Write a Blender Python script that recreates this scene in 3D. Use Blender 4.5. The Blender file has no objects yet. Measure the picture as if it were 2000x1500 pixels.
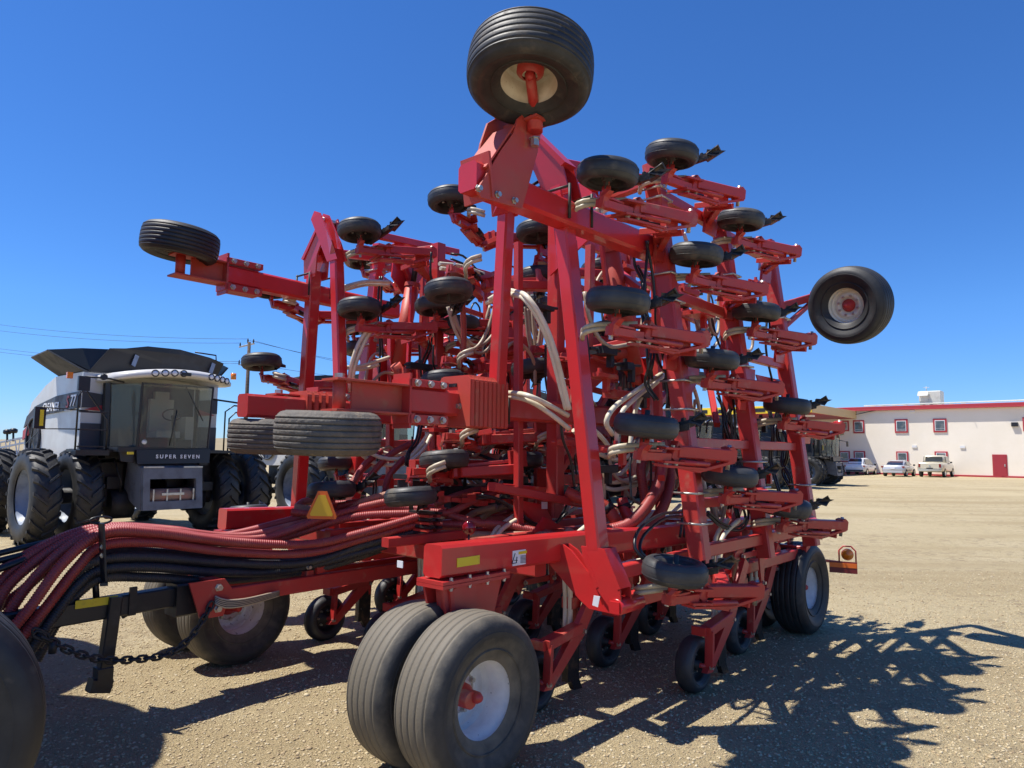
import bpy, bmesh, math, random
import numpy as np
from mathutils import Vector, Matrix
random.seed(7); np.random.seed(7)
C = bpy.context.scene.collection
scn = bpy.context.scene
# ------------------------------------------------------------------ camera, sky, sun, exposure
FPX = 1387.0; TH = math.atan(134/FPX); ROLL = .0118; CAMH = 1.9
Fw = Vector((0, math.cos(TH), math.sin(TH))); U0 = Vector((0, -math.sin(TH), math.cos(TH))); R0 = Vector((1, 0, 0))
Rt = R0*math.cos(ROLL) + U0*math.sin(ROLL); Up = U0*math.cos(ROLL) - R0*math.sin(ROLL)
CAM = Vector((0, 0, CAMH))
cd = bpy.data.cameras.new('camera'); cd.sensor_width = 36; cd.lens = FPX/2000*36; cd.clip_end = 3000; cd.clip_start = .05
cam = bpy.data.objects.new('camera', cd); C.objects.link(cam)
cam.matrix_world = Matrix(((Rt.x, Up.x, -Fw.x, CAM.x), (Rt.y, Up.y, -Fw.y, CAM.y), (Rt.z, Up.z, -Fw.z, CAM.z), (0, 0, 0, 1)))
scn.camera = cam
SUN = Vector((.45, .0, -1)).normalized()          # the way the light travels
w = bpy.data.worlds.new('World'); scn.world = w; w.use_nodes = True
nt = w.node_tree; bg = nt.nodes['Background']; sky = nt.nodes.new('ShaderNodeTexSky')
sky.sky_type = 'NISHITA'; sky.sun_disc = False
sky.sun_elevation = math.asin(-SUN.z); sky.sun_rotation = math.atan2(-SUN.x, -SUN.y)
sky.altitude = 1500; sky.air_density = 1.0; sky.dust_density = .0; sky.ozone_density = 4.5
hs_ = nt.nodes.new('ShaderNodeHueSaturation'); hs_.inputs['Saturation'].default_value = 1.20; nt.links.new(sky.outputs[0], hs_.inputs['Color'])
tcw = nt.nodes.new('ShaderNodeTexCoord'); spx = nt.nodes.new('ShaderNodeSeparateXYZ'); nt.links.new(tcw.outputs['Generated'], spx.inputs[0])
rp = nt.nodes.new('ShaderNodeValToRGB'); e = rp.color_ramp.elements; e[0].position = 0; e[0].color = (.46, .60, .88, 1); e[1].position = .5; e[1].color = (.80, .88, 1.10, 1)
for p_, c_ in ((.06, (.54, .70, .98, 1)), (.18, (.70, .85, 1.08, 1))): x_ = e.new(p_); x_.color = c_
nt.links.new(spx.outputs[2], rp.inputs[0]); mw_ = nt.nodes.new('ShaderNodeMix'); mw_.data_type = 'RGBA'; mw_.blend_type = 'MULTIPLY'; mw_.inputs[0].default_value = 1
nt.links.new(hs_.outputs[0], mw_.inputs[6]); nt.links.new(rp.outputs[0], mw_.inputs[7]); nt.links.new(mw_.outputs[2], bg.inputs[0]); bg.inputs[1].default_value = .108
sl = bpy.data.lights.new('sun', 'SUN'); sl.energy = 4.6; sl.angle = math.radians(.53); sl.color = (1, .955, .88)
so = bpy.data.objects.new('sun', sl); C.objects.link(so); so.rotation_euler = SUN.to_track_quat('-Z', 'Y').to_euler(); so.location = (-20, 10, 40)
scn.view_settings.view_transform = 'Standard'; scn.view_settings.look = 'None'; scn.view_settings.exposure = 0.58; scn.view_settings.gamma = 1

# ------------------------------------------------------------------ yard frame: T along the machine, L across it
_a = math.atan2(.66, .75); T = Vector((math.sin(_a), math.cos(_a), 0)); L = Vector((math.cos(_a), -math.sin(_a), 0)); K = Vector((0, 0, 1))
O = Vector((-.29, 4.0, 0))
def M(u, v, z=0): return O + T*u + L*v + K*z
def _pl(x, y, n, d):
    q = Fw*FPX + Rt*(x-1000) + Up*(750-y); t = (d-CAM.dot(n))/q.dot(n); return CAM + q*t
def V(x, y, v): return _pl(x, y, L, v + O.dot(L))
def U(x, y, u): return _pl(x, y, T, u + O.dot(T))
def Z(x, y, z=0): return _pl(x, y, K, z)
def S(x, y, k, c): return _pl(x, y, L+K*k, c + O.dot(L))
def D(x, y, Y): return _pl(x, y, Vector((0, 1, 0)), Y)
def uvz(p): q = p-O; return q.dot(T), q.dot(L), p.z

# ------------------------------------------------------------------ materials
def mat(name, col, rough=.5, metal=0, spec=.5, coat=0, noise=None, bump=None, trans=0, extra=None):
    """noise = (colour2, scale, low, high, detail) mixes a second colour by noise; bump = (scale, strength, distance)"""
    m = bpy.data.materials.new(name); m.use_nodes = True; n = m.node_tree; b = n.nodes['Principled BSDF']
    b.inputs['Base Color'].default_value = (*col, 1); b.inputs['Roughness'].default_value = rough; b.inputs['Metallic'].default_value = metal
    b.inputs['Specular IOR Level'].default_value = spec; b.inputs['Coat Weight'].default_value = coat; b.inputs['Transmission Weight'].default_value = trans
    tc = n.nodes.new('ShaderNodeTexCoord')
    oi = n.nodes.new('ShaderNodeObjectInfo'); va = n.nodes.new('ShaderNodeVectorMath'); va.operation = 'MULTIPLY_ADD'; n.links.new(oi.outputs['Random'], va.inputs[0]); va.inputs[1].default_value = (31, 17, 23); n.links.new(tc.outputs['Object'], va.inputs[2]); rv = n.nodes.new('ShaderNodeMapRange'); rv.inputs[3].default_value = -.07; rv.inputs[4].default_value = .05; n.links.new(oi.outputs['Random'], rv.inputs[0])
    if noise:
        last = None
        for (c2, sc, lo, hi, det) in (noise if isinstance(noise, list) else [noise]):
            nz = n.nodes.new('ShaderNodeTexNoise'); nz.inputs['Scale'].default_value = sc; nz.inputs['Detail'].default_value = det; nz.inputs['Roughness'].default_value = .62
            n.links.new(va.outputs[0], nz.inputs['Vector'])
            mr = n.nodes.new('ShaderNodeMapRange'); mr.inputs[1].default_value = lo; mr.inputs[2].default_value = hi
            ad_ = n.nodes.new('ShaderNodeMath'); ad_.operation = 'ADD'; n.links.new(nz.outputs['Fac'], ad_.inputs[0]); n.links.new(rv.outputs[0], ad_.inputs[1]); n.links.new(ad_.outputs[0], mr.inputs[0])
            mx = n.nodes.new('ShaderNodeMix'); mx.data_type = 'RGBA'
            n.links.new(mr.outputs[0], mx.inputs[0])
            if last is None: mx.inputs[6].default_value = (*col, 1)
            else: n.links.new(last, mx.inputs[6])
            mx.inputs[7].default_value = (*c2, 1); last = mx.outputs[2]
        n.links.new(last, b.inputs['Base Color'])
        rr = n.nodes.new('ShaderNodeMapRange'); rr.inputs[3].default_value = rough; rr.inputs[4].default_value = min(1, rough+.35)
        n.links.new(mr.outputs[0], rr.inputs[0]); n.links.new(rr.outputs[0], b.inputs['Roughness'])
    if bump:
        nz = n.nodes.new('ShaderNodeTexNoise'); nz.inputs['Scale'].default_value = bump[0]; nz.inputs['Detail'].default_value = 6
        n.links.new(tc.outputs['Object'], nz.inputs['Vector'])
        bp = n.nodes.new('ShaderNodeBump'); bp.inputs['Strength'].default_value = bump[1]; bp.inputs['Distance'].default_value = bump[2]
        n.links.new(nz.outputs['Fac'], bp.inputs['Height']); n.links.new(bp.outputs[0], b.inputs['Normal'])
    return m
dust = (.36, .27, .17)
m_red = mat('red_paint', (.62, .024, .026), .32, coat=.3, noise=[((.50, .030, .028), 2.2, .35, .7, 5), ((.40, .12, .09), 6, .60, .82, 9), ((.16, .06, .04), 38, .74, .78, 3)], bump=(30, .05, .004))
m_redf = mat('faded_red_paint', (.50, .055, .036), .52, noise=[((.43, .08, .05), 3, .4, .68, 6), ((.42, .17, .10), 9, .6, .8, 8)], bump=(40, .12, .004))
m_redd = mat('dusty_red_paint', (.50, .030, .028), .42, coat=.1, noise=[((.42, .048, .038), 3, .35, .65, 6), ((.40, .19, .13), 7, .57, .80, 9), ((.12, .05, .04), 42, .72, .77, 3)], bump=(40, .1, .004))
m_tyre = mat('tyre_rubber', (.017, .018, .020), .55, noise=[((.045, .044, .042), 4, .4, .75, 7), ((.13, .105, .08), 7, .60, .82, 8)], bump=(60, .25, .004))
m_tyred = mat('dusty_tyre_rubber', (.024, .024, .024), .7, noise=[((.055, .051, .046), 5, .3, .7, 8), ((.018, .018, .019), 2.5, .52, .68, 6), ((.12, .10, .075), 9, .64, .82, 9)], bump=(70, .4, .005))
m_tyrem = mat('muddy_tyre_rubber', (.085, .080, .072), .8, noise=[((.15, .13, .105), 5, .35, .65, 8), ((.26, .20, .13), 6, .60, .68, 9)], bump=(25, .9, .012))
def tread_dust(m, col, lo, hi):
    n = m.node_tree; b = n.nodes['Principled BSDF']; src = b.inputs['Base Color'].links[0].from_socket; tc = n.nodes.new('ShaderNodeTexCoord'); sp = n.nodes.new('ShaderNodeSeparateXYZ'); n.links.new(tc.outputs['Object'], sp.inputs[0])
    ab = n.nodes.new('ShaderNodeMath'); ab.operation = 'ABSOLUTE'; n.links.new(sp.outputs[2], ab.inputs[0]); nz = n.nodes.new('ShaderNodeTexNoise'); nz.inputs['Scale'].default_value = 9; nz.inputs['Detail'].default_value = 7; n.links.new(tc.outputs['Object'], nz.inputs['Vector'])
    ad = n.nodes.new('ShaderNodeMath'); ad.operation = 'MULTIPLY_ADD'; n.links.new(nz.outputs[0], ad.inputs[0]); ad.inputs[1].default_value = .10; n.links.new(ab.outputs[0], ad.inputs[2]); mr = n.nodes.new('ShaderNodeMapRange'); mr.inputs[1].default_value = hi; mr.inputs[2].default_value = lo; mr.inputs[4].default_value = .85; n.links.new(ad.outputs[0], mr.inputs[0])
    mx = n.nodes.new('ShaderNodeMix'); mx.data_type = 'RGBA'; n.links.new(mr.outputs[0], mx.inputs[0]); n.links.new(src, mx.inputs[6]); mx.inputs[7].default_value = (*col, 1); n.links.new(mx.outputs[2], b.inputs['Base Color'])
tread_dust(m_tyred, (.165, .142, .105), .165, .215)
m_pack = mat('packer_rubber', (.022, .024, .028), .5, noise=[((.055, .056, .056), 5, .35, .7, 8), ((.16, .14, .105), 4.5, .58, .80, 10)], bump=(90, .3, .003))
m_white = mat('white_rim_paint', (.80, .80, .78), .4, noise=[((.62, .62, .60), 6, .45, .75, 6), ((.10, .08, .06), 30, .66, .72, 4)])
m_cream = mat('cream_rim_paint', (.80, .75, .62), .45, noise=[((.60, .52, .38), 6, .45, .75, 6), ((.22, .14, .08), 30, .70, .76, 4)])
m_black = mat('black_paint', (.012, .012, .015), .38, noise=((.06, .052, .042), 8, .58, .85, 7), bump=(40, .1, .003))
m_steel = mat('zinc_bolt', (.55, .53, .48), .38, metal=.85, noise=((.30, .24, .17), 20, .5, .8, 4))
m_knife = mat('worn_knife_steel', (.030, .028, .028), .4, metal=.5, noise=[((.13, .08, .05), 14, .5, .7, 7), ((.34, .30, .26), 22, .68, .8, 5)], bump=(60, .5, .006))
m_seed = mat('cream_seed_tube', (.72, .67, .52), .3, spec=.5, noise=((.52, .43, .27), 4, .45, .78, 6))
m_seed.node_tree.nodes['Principled BSDF'].inputs['Subsurface Weight'].default_value = .0
m_seedb = mat('aged_seed_tube', (.44, .36, .26), .35, noise=((.30, .22, .15), 5, .4, .75, 6))
m_seedc = mat('dirty_seed_tube', (.56, .49, .36), .35, noise=((.36, .28, .18), 6, .4, .72, 6))
m_hred = mat('red_corrugated_hose', (.32, .040, .036), .45, noise=[((.36, .08, .07), 3, .4, .75, 6), ((.46, .22, .14), 2.2, .60, .80, 7)])
m_hblk = mat('black_corrugated_hose', (.030, .029, .033), .5, noise=((.12, .10, .075), 4, .5, .8, 7))
m_htan = mat('dusty_corrugated_hose', (.34, .22, .15), .6, noise=((.52, .22, .15), 3, .45, .7, 6))
m_rub = mat('hydraulic_rubber', (.012, .012, .014), .38, noise=((.07, .065, .06), 12, .6, .8, 4))
m_castiron = mat('dark_casting', (.02, .02, .022), .55, noise=((.09, .07, .05), 12, .5, .8, 6))
m_decal = mat('white_decal', (.78, .78, .80), .4)
m_yel = mat('yellow_reflector', (.75, .55, .02), .35, noise=((.55, .40, .03), 20, .55, .8, 3))
m_orange = mat('orange_reflector', (.85, .17, .02), .35)
m_smv = mat('slow_sign_yellow', (.90, .55, .03), .4)
m_ink = mat('black_ink', (.015, .015, .02), .5)
m_amber = mat('amber_lens', (.75, .20, .01), .12, coat=.6)
m_redlens = mat('red_lens', (.22, .006, .01), .12, coat=.6)
m_silver = mat('silver_panel', (.62, .62, .60), .38, coat=.2, noise=((.53, .52, .49), 1.6, .4, .75, 6))
m_char = mat('charcoal_panel', (.045, .05, .065), .45, noise=((.07, .07, .075), 3, .45, .8, 5))
m_hop = mat('black_hopper_sheet', (.012, .013, .016), .42, noise=((.06, .06, .062), 1.2, .5, .75, 6))
m_hopi = mat('worn_hopper_sheet', (.055, .058, .062), .6, noise=((.03, .03, .033), 2, .4, .7, 7))
m_feed = mat('grey_feederhouse', (.16, .165, .18), .45, noise=((.09, .09, .1), 4, .4, .75, 6))
m_gunm = mat('dark_machinery', (.014, .014, .016), .55, noise=((.06, .055, .05), 5, .55, .85, 8), bump=(12, .4, .02))
m_rimb = mat('bluish_grey_rim', (.22, .27, .36), .45, noise=((.12, .14, .18), 5, .5, .8, 6))
m_lens = mat('lamp_lens', (.75, .77, .80), .12, coat=.8)
m_cab = mat('off_white_cab_roof', (.60, .58, .54), .35, coat=.2)
def glass(name, tint, alpha):
    m = bpy.data.materials.new(name); m.use_nodes = True; n = m.node_tree; b = n.nodes['Principled BSDF']; o = n.nodes['Material Output']
    b.inputs['Base Color'].default_value = (*tint, 1); b.inputs['Roughness'].default_value = .04; b.inputs['Specular IOR Level'].default_value = .8; b.inputs['Coat Weight'].default_value = .6
    t = n.nodes.new('ShaderNodeBsdfTransparent'); t.inputs[0].default_value = (.84, .90, .83, 1); mx = n.nodes.new('ShaderNodeMixShader'); mx.inputs[0].default_value = alpha
    n.links.new(t.outputs[0], mx.inputs[1]); n.links.new(b.outputs[0], mx.inputs[2]); n.links.new(mx.outputs[0], o.inputs[0]); return m
m_glass = glass('cab_glass', (.24, .27, .24), .30)
m_seat = mat('cab_interior', (.42, .40, .35), .7)
m_carw = mat('white_car_paint', (.70, .71, .72), .25, coat=.8)
m_cars = mat('silver_car_paint', (.52, .53, .55), .25, metal=.2, coat=.8)
m_cart = mat('beige_truck_paint', (.62, .56, .42), .28, metal=.1, coat=.8)
m_cglass = mat('dark_car_glass', (.02, .025, .03), .06, spec=.8, coat=.5)
m_chrome = mat('chrome', (.75, .75, .75), .15, metal=1)
m_wall = mat('cream_stucco', (.88, .80, .67), .85, noise=((.83, .75, .61), .5, .35, .7, 6), bump=(14, .2, .01))
m_trim = mat('red_wall_trim', (.42, .035, .045), .45)
m_yfas = mat('yellow_fascia', (.85, .60, .03), .45)
m_tfas = mat('tan_fascia', (.72, .50, .22), .5)
m_wood = mat('pole_wood', (.13, .095, .07), .85, noise=((.07, .05, .04), 6, .4, .7, 5))
m_wglass = mat('window_glass', (.06, .075, .085), .08, spec=.8, noise=((.16, .17, .17), .8, .45, .6, 2))
m_vinyl = mat('white_window_frame', (.75, .75, .74), .4)
m_hvac = mat('rooftop_unit_metal', (.52, .52, .47), .5, noise=((.35, .34, .30), 2, .5, .8, 5))

# ------------------------------------------------------------------ mesh builder
class MB:
    def __init__(s): s.v = []; s.f = []; s.sm = []; s.n = 0
    def add(s, vs, fs, smooth=False):
        o = s.n; s.v.append(np.array([tuple(p) for p in vs], dtype=float).reshape(-1, 3)); s.n += len(vs)
        for f in fs: s.f.append([i+o for i in f]); s.sm.append(smooth)
        return s
    def beam(s, p, q, w, h, up=None, c=None, ext=0):
        p = Vector(p); q = Vector(q); d = (q-p).normalized(); p = p-d*ext; q = q+d*ext
        up = Vector(up) if up is not None else K
        if abs(d.dot(up.normalized())) > .97: up = L
        x = d.cross(up).normalized(); y = x.cross(d).normalized()
        if c is None: c = min(w, h)*.09
        a, b = w/2, h/2
        sec = [(-a+c, -b), (a-c, -b), (a, -b+c), (a, b-c), (a-c, b), (-a+c, b), (-a, b-c), (-a, -b+c)]
        vs = [p+x*i+y*j for i, j in sec]+[q+x*i+y*j for i, j in sec]
        fs = [(i, (i+1) % 8, (i+1) % 8+8, i+8) for i in range(8)]+[tuple(range(7, -1, -1)), tuple(range(8, 16))]
        return s.add(vs, fs)
    def box(s, c, dx, dy, dz, ax=(T, L, K)):   # full sizes along ax
        c = Vector(c); return s.beam(c-ax[0]*dx/2, c+ax[0]*dx/2, dy, dz, up=ax[2], c=min(dy, dz, dx)*.06)
    def tube(s, pts, r, n=8, smooth=True, caps=True):
        P = np.array([tuple(p) for p in pts], dtype=float); m = len(P)
        R = np.full(m, r) if np.isscalar(r) else np.array(r)
        t = np.gradient(P, axis=0); t /= np.linalg.norm(t, axis=1)[:, None]+1e-12
        nrm = np.cross(t[0], (0, 0, 1) if abs(t[0][2]) < .9 else (1, 0, 0)); nrm /= np.linalg.norm(nrm)
        N = []
        for i in range(m):
            nrm = nrm - t[i]*nrm.dot(t[i]); nrm /= np.linalg.norm(nrm); N.append(nrm)
        N = np.array(N); B = np.cross(t, N); a = np.arange(n)*2*math.pi/n
        vs = P[:, None, :]+R[:, None, None]*(np.cos(a)[None, :, None]*N[:, None, :]+np.sin(a)[None, :, None]*B[:, None, :])
        fs = []
        for i in range(m-1):
            for j in range(n):
                k = (j+1) % n; fs.append((i*n+j, (i)*n+k, (i+1)*n+k, (i+1)*n+j))
        if caps: fs.append(tuple(range(n-1, -1, -1))); fs.append(tuple(range((m-1)*n, m*n)))
        o = s.n; s.v.append(vs.reshape(-1, 3)); s.n += m*n
        for f in fs: s.f.append([i+o for i in f]); s.sm.append(smooth and len(f) == 4)
        return s
    def rod(s, p, q, r, n=10): return s.tube([p, q], r, n)
    def lathe(s, prof, c, ax, n=40, smooth=True):   # prof [(radius, along axis)]
        c = Vector(c); ax = Vector(ax).normalized(); x = ax.cross(K if abs(ax.z) < .9 else T).normalized(); y = ax.cross(x)
        vs = []; m = len(prof)
        for r, h in prof:
            for j in range(n):
                a = 2*math.pi*j/n; vs.append(c+ax*h+(x*math.cos(a)+y*math.sin(a))*r)
        fs = [(i*n+j, i*n+(j+1) % n, (i+1)*n+(j+1) % n, (i+1)*n+j) for i in range(m-1) for j in range(n)]
        return s.add(vs, fs, smooth)
    def prism(s, poly, off):
        poly = [Vector(p) for p in poly]; off = Vector(off); n = len(poly)
        vs = [p-off/2 for p in poly]+[p+off/2 for p in poly]
        return s.add(vs, [tuple(range(n-1, -1, -1)), tuple(range(n, 2*n))]+[(i, (i+1) % n, (i+1) % n+n, i+n) for i in range(n)])
    def bolt(s, p, ax, r=.018, h=.02):
        ax = Vector(ax).normalized(); return s.lathe([(0, h), (r, h), (r, 0), (r*1.4, 0), (r*1.4, -.005), (0, -.005)], p, ax, 6, False)
def tag(o, label=None, cat=None, group=None, kind=None):
    if label: o['label'] = label
    if cat: o['category'] = cat
    if group: o['group'] = group
    if kind: o['kind'] = kind
    return o
ROOTS = {}
def root(name, mw, label, cat, group=None):
    o = bpy.data.objects.new(name, None); C.objects.link(o); o.matrix_world = mw; o.empty_display_size = .3
    ROOTS[o.name] = mw.copy(); tag(o, label, cat, group); return o
def frame(p, x, y, z): return Matrix(((x[0], y[0], z[0], p[0]), (x[1], y[1], z[1], p[1]), (x[2], y[2], z[2], p[2]), (0, 0, 0, 1)))
def build(mb, name, m, parent=None, world=None, label=None):
    """world: matrix of the root the world-space vertices are brought into (None = vertices are already local)"""
    me = bpy.data.meshes.new(name); vs = np.concatenate(mb.v)
    if world is not None:
        iv = np.array(world.inverted()); vs = vs@iv[:3, :3].T+iv[:3, 3]
    me.from_pydata(vs.tolist(), [], mb.f); me.polygons.foreach_set('use_smooth', mb.sm); me.materials.append(m); me.update()
    bm = bmesh.new(); bm.from_mesh(me); bmesh.ops.recalc_face_normals(bm, faces=bm.faces); bm.to_mesh(me); bm.free()
    o = bpy.data.objects.new(name, me); C.objects.link(o)
    if parent is not None: o.parent = parent
    if label: o['label'] = label
    return o
def spline(pts, step=.04):
    P = [Vector(p) for p in pts]; P = [P[0]*2-P[1]]+P+[P[-1]*2-P[-2]]; out = []
    for i in range(1, len(P)-2):
        p0, p1, p2, p3 = P[i-1:i+3]; n = max(2, int((p2-p1).length/step))
        for k in range(n):
            t = k/n; out.append(.5*((2*p1)+(p2-p0)*t+(2*p0-5*p1+4*p2-p3)*t*t+(3*p1-p0-3*p2+p3)*t**3))
    out.append(P[-2]); return out
def resample(pts, step):
    P = np.array([tuple(p) for p in pts]); d = np.r_[0, np.cumsum(np.linalg.norm(np.diff(P, axis=0), axis=1))]
    n = max(4, int(d[-1]/step)); s = np.linspace(0, d[-1], n); return np.stack([np.interp(s, d, P[:, i]) for i in range(3)], 1)
def hose(pts, r, corr=False, pitch=.016, n=10, mb=None, amp=.075):
    mb = mb or MB(); P = spline(pts, .03)
    if corr:
        Q = resample(P, pitch/4); ph = np.arange(len(Q)) % 4; R = np.where(ph == 0, r*1.04, np.where(ph == 2, r*.89, r*.985)); return mb.tube(Q, R, n)
    return mb.tube(resample(P, .04), r, n)
def text(body, size, m, origin, xd, yd, name, parent, world, depth=.004, bold=0, shear=0):
    cu = bpy.data.curves.new(name, 'FONT'); cu.body = body; cu.size = size; cu.extrude = depth; cu.offset = bold; cu.shear = shear; cu.space_character = 1.55 if body.startswith('SUPER SE') and size > .1 else 1
    o = bpy.data.objects.new(name, cu); C.objects.link(o); dg = bpy.context.evaluated_depsgraph_get(); me = bpy.data.meshes.new_from_object(o.evaluated_get(dg)); bpy.data.objects.remove(o)
    xd = Vector(xd).normalized(); yd = Vector(yd).normalized(); mw = frame(origin, xd, yd, xd.cross(yd))
    if world is not None: mw = world.inverted()@mw
    me.transform(mw); me.materials.clear(); me.materials.append(m); ob = bpy.data.objects.new(name, me); C.objects.link(ob); ob.parent = parent; return ob

# ------------------------------------------------------------------ ground and gravel
def ground_mat():
    m = bpy.data.materials.new('gravel_ground'); m.use_nodes = True; n = m.node_tree; b = n.nodes['Principled BSDF']; b.inputs['Roughness'].default_value = .95; b.inputs['Specular IOR Level'].default_value = .2
    tc = n.nodes.new('ShaderNodeTexCoord'); lk = n.links.new
    def nz(sc, det, ro=.6):
        a = n.nodes.new('ShaderNodeTexNoise'); a.inputs['Scale'].default_value = sc; a.inputs['Detail'].default_value = det; a.inputs['Roughness'].default_value = ro; lk(tc.outputs['Object'], a.inputs['Vector']); return a
    def mixc(f, lo, hi, a, c2):
        mr = n.nodes.new('ShaderNodeMapRange'); mr.inputs[1].default_value = lo; mr.inputs[2].default_value = hi; lk(f, mr.inputs[0])
        mx = n.nodes.new('ShaderNodeMix'); mx.data_type = 'RGBA'; lk(mr.outputs[0], mx.inputs[0])
        if isinstance(a, tuple): mx.inputs[6].default_value = (*a, 1)
        else: lk(a, mx.inputs[6])
        mx.inputs[7].default_value = (*c2, 1); return mx.outputs[2]
    c = mixc(nz(.35, 6).outputs[0], .35, .65, (.455, .365, .205), (.52, .43, .262))
    c = mixc(nz(1.7, 8).outputs[0], .50, .74, c, (.43, .335, .185))
    vo = n.nodes.new('ShaderNodeTexVoronoi'); vo.inputs['Scale'].default_value = 75; lk(tc.outputs['Object'], vo.inputs['Vector'])
    sep = n.nodes.new('ShaderNodeSeparateColor'); lk(vo.outputs['Color'], sep.inputs[0])
    c = mixc(sep.outputs[0], .60, 1.1, c, (.60, .51, .34)); c = mixc(sep.outputs[1], .72, 1.1, c, (.27, .21, .14))
    vo2 = n.nodes.new('ShaderNodeTexVoronoi'); vo2.inputs['Scale'].default_value = 9; lk(tc.outputs['Object'], vo2.inputs['Vector'])
    s2 = n.nodes.new('ShaderNodeSeparateColor'); lk(vo2.outputs['Color'], s2.inputs[0]); c = mixc(s2.outputs[0], .80, 1.1, c, (.26, .20, .13))
    # long wheel tracks
    mp = n.nodes.new('ShaderNodeMapping'); mp.inputs['Rotation'].default_value = (0, 0, .42); mp.inputs['Scale'].default_value = (.10, 1.1, 1); lk(tc.outputs['Object'], mp.inputs[0])
    tn = n.nodes.new('ShaderNodeTexNoise'); tn.inputs['Scale'].default_value = .55; tn.inputs['Detail'].default_value = 5; lk(mp.outputs[0], tn.inputs['Vector'])
    c = mixc(tn.outputs[0], .48, .62, c, (.40, .315, .18)); c = mixc(nz(.12, 4).outputs[0], .50, .66, c, (.52, .43, .262))
    lk(c, b.inputs['Base Color'])
    ad = n.nodes.new('ShaderNodeMath'); ad.operation = 'MULTIPLY_ADD'; lk(vo.outputs['Distance'], ad.inputs[0]); ad.inputs[1].default_value = -.9; lk(nz(95, 6).outputs[0], ad.inputs[2])
    bp = n.nodes.new('ShaderNodeBump'); bp.inputs['Strength'].default_value = .95; bp.inputs['Distance'].default_value = .017; lk(ad.outputs[0], bp.inputs['Height'])
    b2 = n.nodes.new('ShaderNodeBump'); b2.inputs['Strength'].default_value = .7; b2.inputs['Distance'].default_value = .10; lk(nz(3.2, 8, .7).outputs[0], b2.inputs['Height']); lk(bp.outputs[0], b2.inputs['Normal'])
    lk(b2.outputs[0], b.inputs['Normal']); return m
m_ground = ground_mat()
g = MB(); g.add([(-900, -60, 0), (900, -60, 0), (900, 1500, 0), (-900, 1500, 0)], [(0, 1, 2, 3)])
tag(build(g, 'ground', m_ground), kind='structure')
# near gravel: real stones lying on the ground
def stones():
    N = 78000; ico = bmesh.new(); bmesh.ops.create_icosphere(ico, subdivisions=1, radius=1); bv = np.array([v.co[:] for v in ico.verts]); bf = np.array([[v.index for v in f.verts] for f in ico.faces])
    r = np.random.rand(N*3); Y = 3.2+9.0*r**1.25; X = (np.random.rand(N*3)*1.62-.81)*Y; keep = slice(0, N); X = X[keep]; Y = Y[keep]
    sz = .0036+.0070*np.random.rand(N)**2.2*1.4; big = np.random.rand(N) < .006; sz[big] *= 1.9
    an = np.random.rand(N)*6.283; sx = .7+.7*np.random.rand(N); sy = .7+.6*np.random.rand(N); szz = .4+.35*np.random.rand(N)
    P = bv[None]*np.stack([sx, sy, szz], 1)[:, None, :]*(1+.35*(np.random.rand(N, len(bv), 1)-.5)); ca, sa = np.cos(an), np.sin(an)
    Q = np.empty_like(P); Q[..., 0] = P[..., 0]*ca[:, None]-P[..., 1]*sa[:, None]; Q[..., 1] = P[..., 0]*sa[:, None]+P[..., 1]*ca[:, None]; Q[..., 2] = P[..., 2]
    Q *= sz[:, None, None]; Q[..., 0] += X[:, None]; Q[..., 1] += Y[:, None]; Q[..., 2] += (sz*.15)[:, None]
    F = (bf[None]+np.arange(N)[:, None, None]*len(bv)).reshape(-1, 3); me = bpy.data.meshes.new('gravel'); me.vertices.add(N*len(bv)); me.vertices.foreach_set('co', Q.reshape(-1))
    me.loops.add(F.size); me.loops.foreach_set('vertex_index', F.reshape(-1)); me.polygons.add(len(F)); me.polygons.foreach_set('loop_start', np.arange(len(F))*3); me.polygons.foreach_set('loop_total', np.full(len(F), 3)); me.update(calc_edges=True)
    m = bpy.data.materials.new('gravel_stones'); m.use_nodes = True; n = m.node_tree; b = n.nodes['Principled BSDF']; b.inputs['Roughness'].default_value = .9; b.inputs['Specular IOR Level'].default_value = .25
    ge = n.nodes.new('ShaderNodeNewGeometry'); cr = n.nodes.new('ShaderNodeValToRGB'); e = cr.color_ramp.elements
    e[0].position = 0; e[0].color = (.26, .195, .12, 1); e[1].position = 1; e[1].color = (.56, .48, .34, 1)
    for p, c in ((.25, (.42, .32, .19)), (.55, (.50, .405, .245)), (.85, (.54, .45, .29))): x = e.new(p); x.color = (*c, 1)
    n.links.new(ge.outputs['Random Per Island'], cr.inputs[0]); n.links.new(cr.outputs[0], b.inputs['Base Color']); me.materials.append(m)
    o = bpy.data.objects.new('gravel', me); C.objects.link(o)
    tag(o, 'loose tan gravel stones lying over the yard in the foreground', 'gravel', kind='stuff')
stones()

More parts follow.
